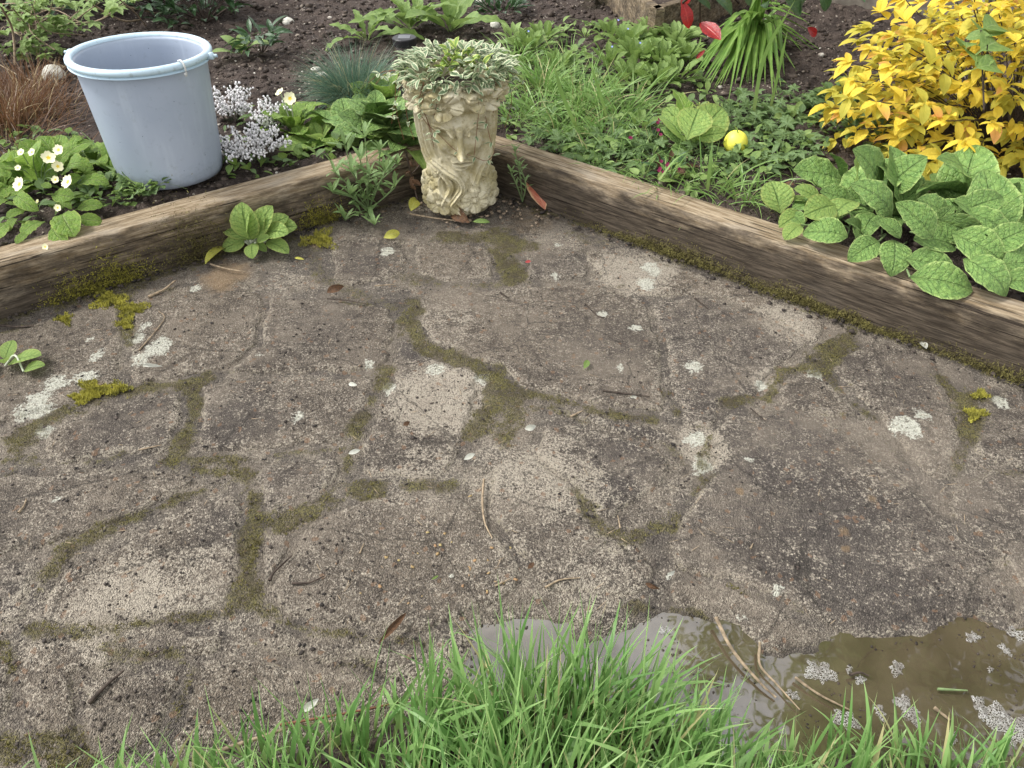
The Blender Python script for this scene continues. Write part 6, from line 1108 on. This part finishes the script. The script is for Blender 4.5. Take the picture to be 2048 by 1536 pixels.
fa = T3(1520, 8, .17)[:2]; fbb = T3(2060, 60, .17)[:2]; fd = (fbb - fa); fr_ = empty('fence', (fa[0], fa[1], .15), 'concrete gravel boards and posts of the fence foot at the back right', 'fence')
for k in range(-1, 2):
    A = fa + fd * (.82 * k + .02); B = fa + fd * (.82 * k + .78); board('gravel_board', A, B, .08, .46, .05, M_CONC, fr_, 1)
    for q in range(9): board('fence_board', A + (B - A) * (q / 9), A + (B - A) * ((q + .97) / 9), .46, 1.7, .02, M_WOOD, fr_, 1)
    board('post', fa + fd * (.82 * k + .775), fa + fd * (.82 * k + .825), .05, 1.8, .11, M_POST, fr_, 1)

# ------------------------------------------------------------------ lawn edge in front
LAWN = Gm(*np.array([(-300, 1900), (-300, 1640), (250, 1590), (420, 1525), (600, 1475), (700, 1450), (850, 1425), (1000, 1410), (1150, 1380), (1260, 1400), (1370, 1470), (1460, 1540), (1600, 1530), (1700, 1500), (1850, 1515), (2000, 1545), (2300, 1590), (2600, 1700), (2600, 2300), (-300, 2300)]).T)
A, B = np.meshgrid(np.arange(-1.2, 1.6, .03), np.arange(-.2, 1.1, .03)); P = np.stack([A.ravel(), B.ravel()], -1); d, ins = polydist(P, LAWN); z = np.where(ins, ss(0, .06, d) * .03, -.05 * ss(0, .04, d)) - .012
I = np.arange(len(P)).reshape(A.shape); Q = np.stack([I[:-1, :-1], I[:-1, 1:], I[1:, 1:], I[1:, :-1]], -1).reshape(-1, 4); tag(link('lawn_soil', mesh_data('lawn_soil', np.column_stack([P, z]), Q, M_SOIL)), 'dark soil under the lawn edge', None, kind='structure')
def lawn(n, seed, sel, ln0, ln1, lean, az_m, label, name='lawn_grass', wd=.0056):
    P = np.stack([RNG.uniform(-.95, 1.25, n), RNG.uniform(.02, .95, n)], -1); d, ins = polydist(P, LAWN); P = P[ins & sel(P)]; d, _ = polydist(P, LAWN); n = len(P)
    cl = fbm(P[:, 0] * 7, P[:, 1] * 7, 3, seed); ln_ = (ln0 + (ln1 - ln0) * cl ** 1.2) * RNG.uniform(.5, 1.15, n); az = az_m + RNG.normal(0, .8, n) + (fbm(P[:, 0] * 5, P[:, 1] * 5, 2, seed + 3) - .5) * 3; az = np.where(RNG.random(n) < .25, RNG.random(n) * 6.28, az)
    V, F, U, tn = blades_geo(np.column_stack([P, ss(0, .06, d) * .028 - .015]), az, np.abs(RNG.normal(lean, .18, n)), ln_, wd * RNG.choice([.5, .8, 1.1, 1.6], n), np.abs(RNG.normal(.55, .45, n)) * RNG.choice([.5, 1, 1, 2.2], n), 6)
    tag(link(name, mesh_data(name, V, F, M_GRASS, attrs=dict(tone=tn), uv=U)), label, 'grass', kind='stuff')
xm = Gm(1430, 1450)[0]; xl = Gm(820, 1450)[0]
lawn(15000, 5, lambda P: (P[:, 0] > xl) & (P[:, 0] < xm), .15, .34, .20, 1.1, 'tall dense bright green grass at the lawn edge, centre front')
lawn(13000, 6, lambda P: P[:, 0] >= xm, .08, .20, .25, 1.5, 'shorter grass along the near edge of the puddle')
lawn(9000, 8, lambda P: P[:, 0] <= xl, .09, .25, .2, 1.3, 'sparse grass blades at the lower left')
# tree standing beyond the fence; only its mirror image shows in the puddle
def tree():
    b = np.array([4.25, 5.1, -.05]); root = empty('tree', b, 'broad leafy tree beyond the fence, mirrored in the puddle', 'tree'); n = 16000; tips = []
    ls = [([b, b + [-.1, -.2, 2.2], b + [-.3, -.6, 4.2]], np.linspace(.16, .08, 13))]
    for i in range(26):
        a = random.random() * 6.28; z0 = random.uniform(2.6, 4.2); t = b + np.array([2.6 * math.cos(a) * random.uniform(.5, 1), 2.2 * math.sin(a) * random.uniform(.5, 1) - .8, z0 + random.uniform(.8, 2.6)]); s = b + np.array([-.2, -.4, z0]); ls.append(([s, (s + t) / 2 + [0, 0, .3], t], np.linspace(.04, .008, 13))); tips += [s + (t - s) * q for q in np.linspace(.5, 1.05, 5)]
    V, F, U = joinV([tube(spline(p, 6), r, 6) for p, r in ls]); link('trunk', mesh_data('trunk', V - b, F, M_DTWIG, uv=U), root)
    C = np.array(tips)[RNG.integers(0, len(tips), n)] + RNG.normal(0, .22, (n, 3)); V, F, U, tn = blades_geo(C - b, RNG.random(n) * 6.28, RNG.uniform(.6, 2.4, n), RNG.uniform(.10, .16, n), np.full(n, .06), RNG.uniform(0, .6, n), 2); o = link('crown', mesh_data('crown', V, F, LM['herb'], uv=U), root); o['kind'] = 'stuff'
tree()
